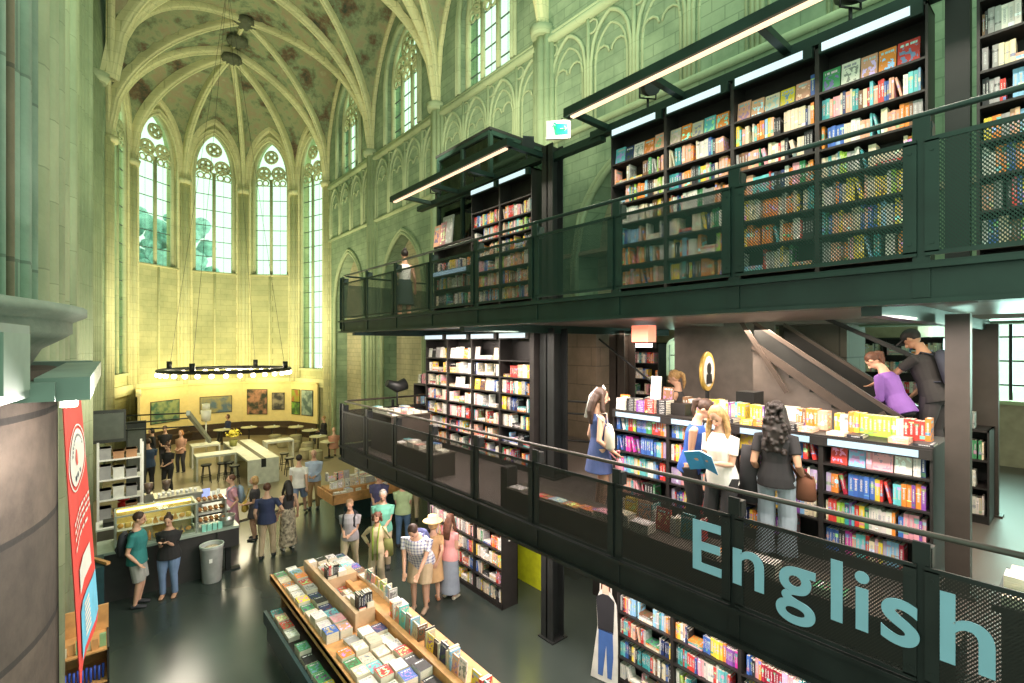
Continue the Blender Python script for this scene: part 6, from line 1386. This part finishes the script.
# ------------------------------------------------------------------ books: the largest in view are objects, the rest one object per kind
bpy.context.view_layer.update()
dg = bpy.context.evaluated_depsgraph_get()
def clear(p, eye=Vector((0, 0, EYE))):
    d = (p-eye); L_ = d.length; d.normalize(); o = eye.copy(); left = L_-.02
    for _ in range(8):
        ok, loc, nn, ix, ob, mm = SC.ray_cast(dg, o, d, distance=left)
        if not ok: return True
        if ob.name.split('.')[0] in ('perforated_panel', 'glass', 'case_glass', 'letter'):
            st = (loc-o).length+1e-3; o = o+d*st; left -= st
            if left <= 0: return True
            continue
        return False
    return False
def proj(p):
    z = depth(p.x, p.y)
    if z < .2: return None
    return 512+F*(p.x*C_-p.y*S)/z, 345-F*(p.z-EYE)/z, z
for b in RECS:
    M = b['M']; t, d, h = b['t'], b['d'], b['h']; b['score'] = 0
    if b['kind'] == 'up' or b['kind'] == 'side': c = [M @ Vector((0, -.004, h*q)) for q in (.25, .8)]; P4 = [M @ Vector(v) for v in ((-t/2, 0, 0), (t/2, 0, 0), (t/2, 0, h), (-t/2, 0, h))]
    else: c = [M @ Vector((-t/2-.004, d*q, h/2)) for q in (.3, .7)]; P4 = [M @ Vector(v) for v in ((-t/2, 0, 0), (-t/2, d, 0), (-t/2, d, h), (-t/2, 0, h))]
    cov = [M @ Vector(v) for v in ((-t/2, 0, 0), (-t/2, d, 0), (-t/2, d, h), (-t/2, 0, h))]
    def ar(Q):
        q = [proj(p) for p in Q]
        if any(x is None for x in q): return 0
        if not any(0 < x[0] < 1024 and 0 < x[1] < 683 for x in q): return 0
        return abs(sum(q[i][0]*q[(i+1) % 4][1]-q[(i+1) % 4][0]*q[i][1] for i in range(4)))/2
    a = ar(P4)
    if b['kind'] == 'up': a = max(a, ar(cov)*(.9 if t < .035 and d > .1 and abs((M.to_3x3() @ Vector((1, 0, 0))).x) > .8 else 0))
    if b.get('buried'): a *= .25
    if a < 3: continue
    vis = sum(clear(p) for p in c)/2
    b['score'] = a*vis
def outb(kind, n, name, cat, stuffname, stufflabel):
    L_ = sorted([b for b in RECS if b['kind'] == kind or (kind == 'up' and b['kind'] == 'side')], key=lambda b: -b['score'])
    seen = {}
    for b in L_[:n]:
        bm = BookMesh(); org = b['M'].translation.copy(); bm.add(b, org); o = bm.build(name); o.location = org
        if kind == 'flat':
            lv, place = b['info'] if not isinstance(b['info'][0], str) or b['info'][0] == 'top' else (b['info'][1], b['info'][0]); k = None; row = 1
            lab = '%s book %s, %s' % (b['n'], 'on top' if lv == 'top' else '%s up' % nth(lv), place)
            if len(lab.split()) > 16: lab = lab.replace(' the ', ' ')
        else: (place, row), k = b['info']
        if k is not None:
            lab = '%s book, %s from left, %s shelf down, %s' % (b['n'], nth(k), ORD[row-1], place) if 'row' not in place else '%s book, %s from left in the %s' % (b['n'], nth(k), place)
            if len(lab.split()) > 16: lab = lab.replace(' down,', ',').replace(' in the row', ' in row')
            if len(lab.split()) > 16: lab = lab.replace('the ', '')
        seen[lab] = seen.get(lab, 0)+1
        tag(o, lab, cat, place[:60] if 'group' not in b else b['group'])
        b['obj'] = o
    dup_ = [l for l, c in seen.items() if c > 1]
    if dup_: print('DUPLICATE LABELS', kind, len(dup_), dup_[:5])
    long_ = [l for l in seen if len(l.split()) > 16]
    if long_: print('LONG', long_[:5])
    bm = BookMesh()
    for b in L_[n:]: bm.add(b)
    tag(bm.build(stuffname), stufflabel, 'books', kind='stuff')
    print('books', kind, len(L_), 'cut', L_[n-1]['score'] if len(L_) >= n else None)
outb('up', 300, 'book', 'book', 'shelf_books', 'remaining books standing in rows on all the black shelves')
outb('flat', 290, 'stacked_book', 'stacked book', 'stacked_books', 'remaining books lying in low stacks on tables and counters')
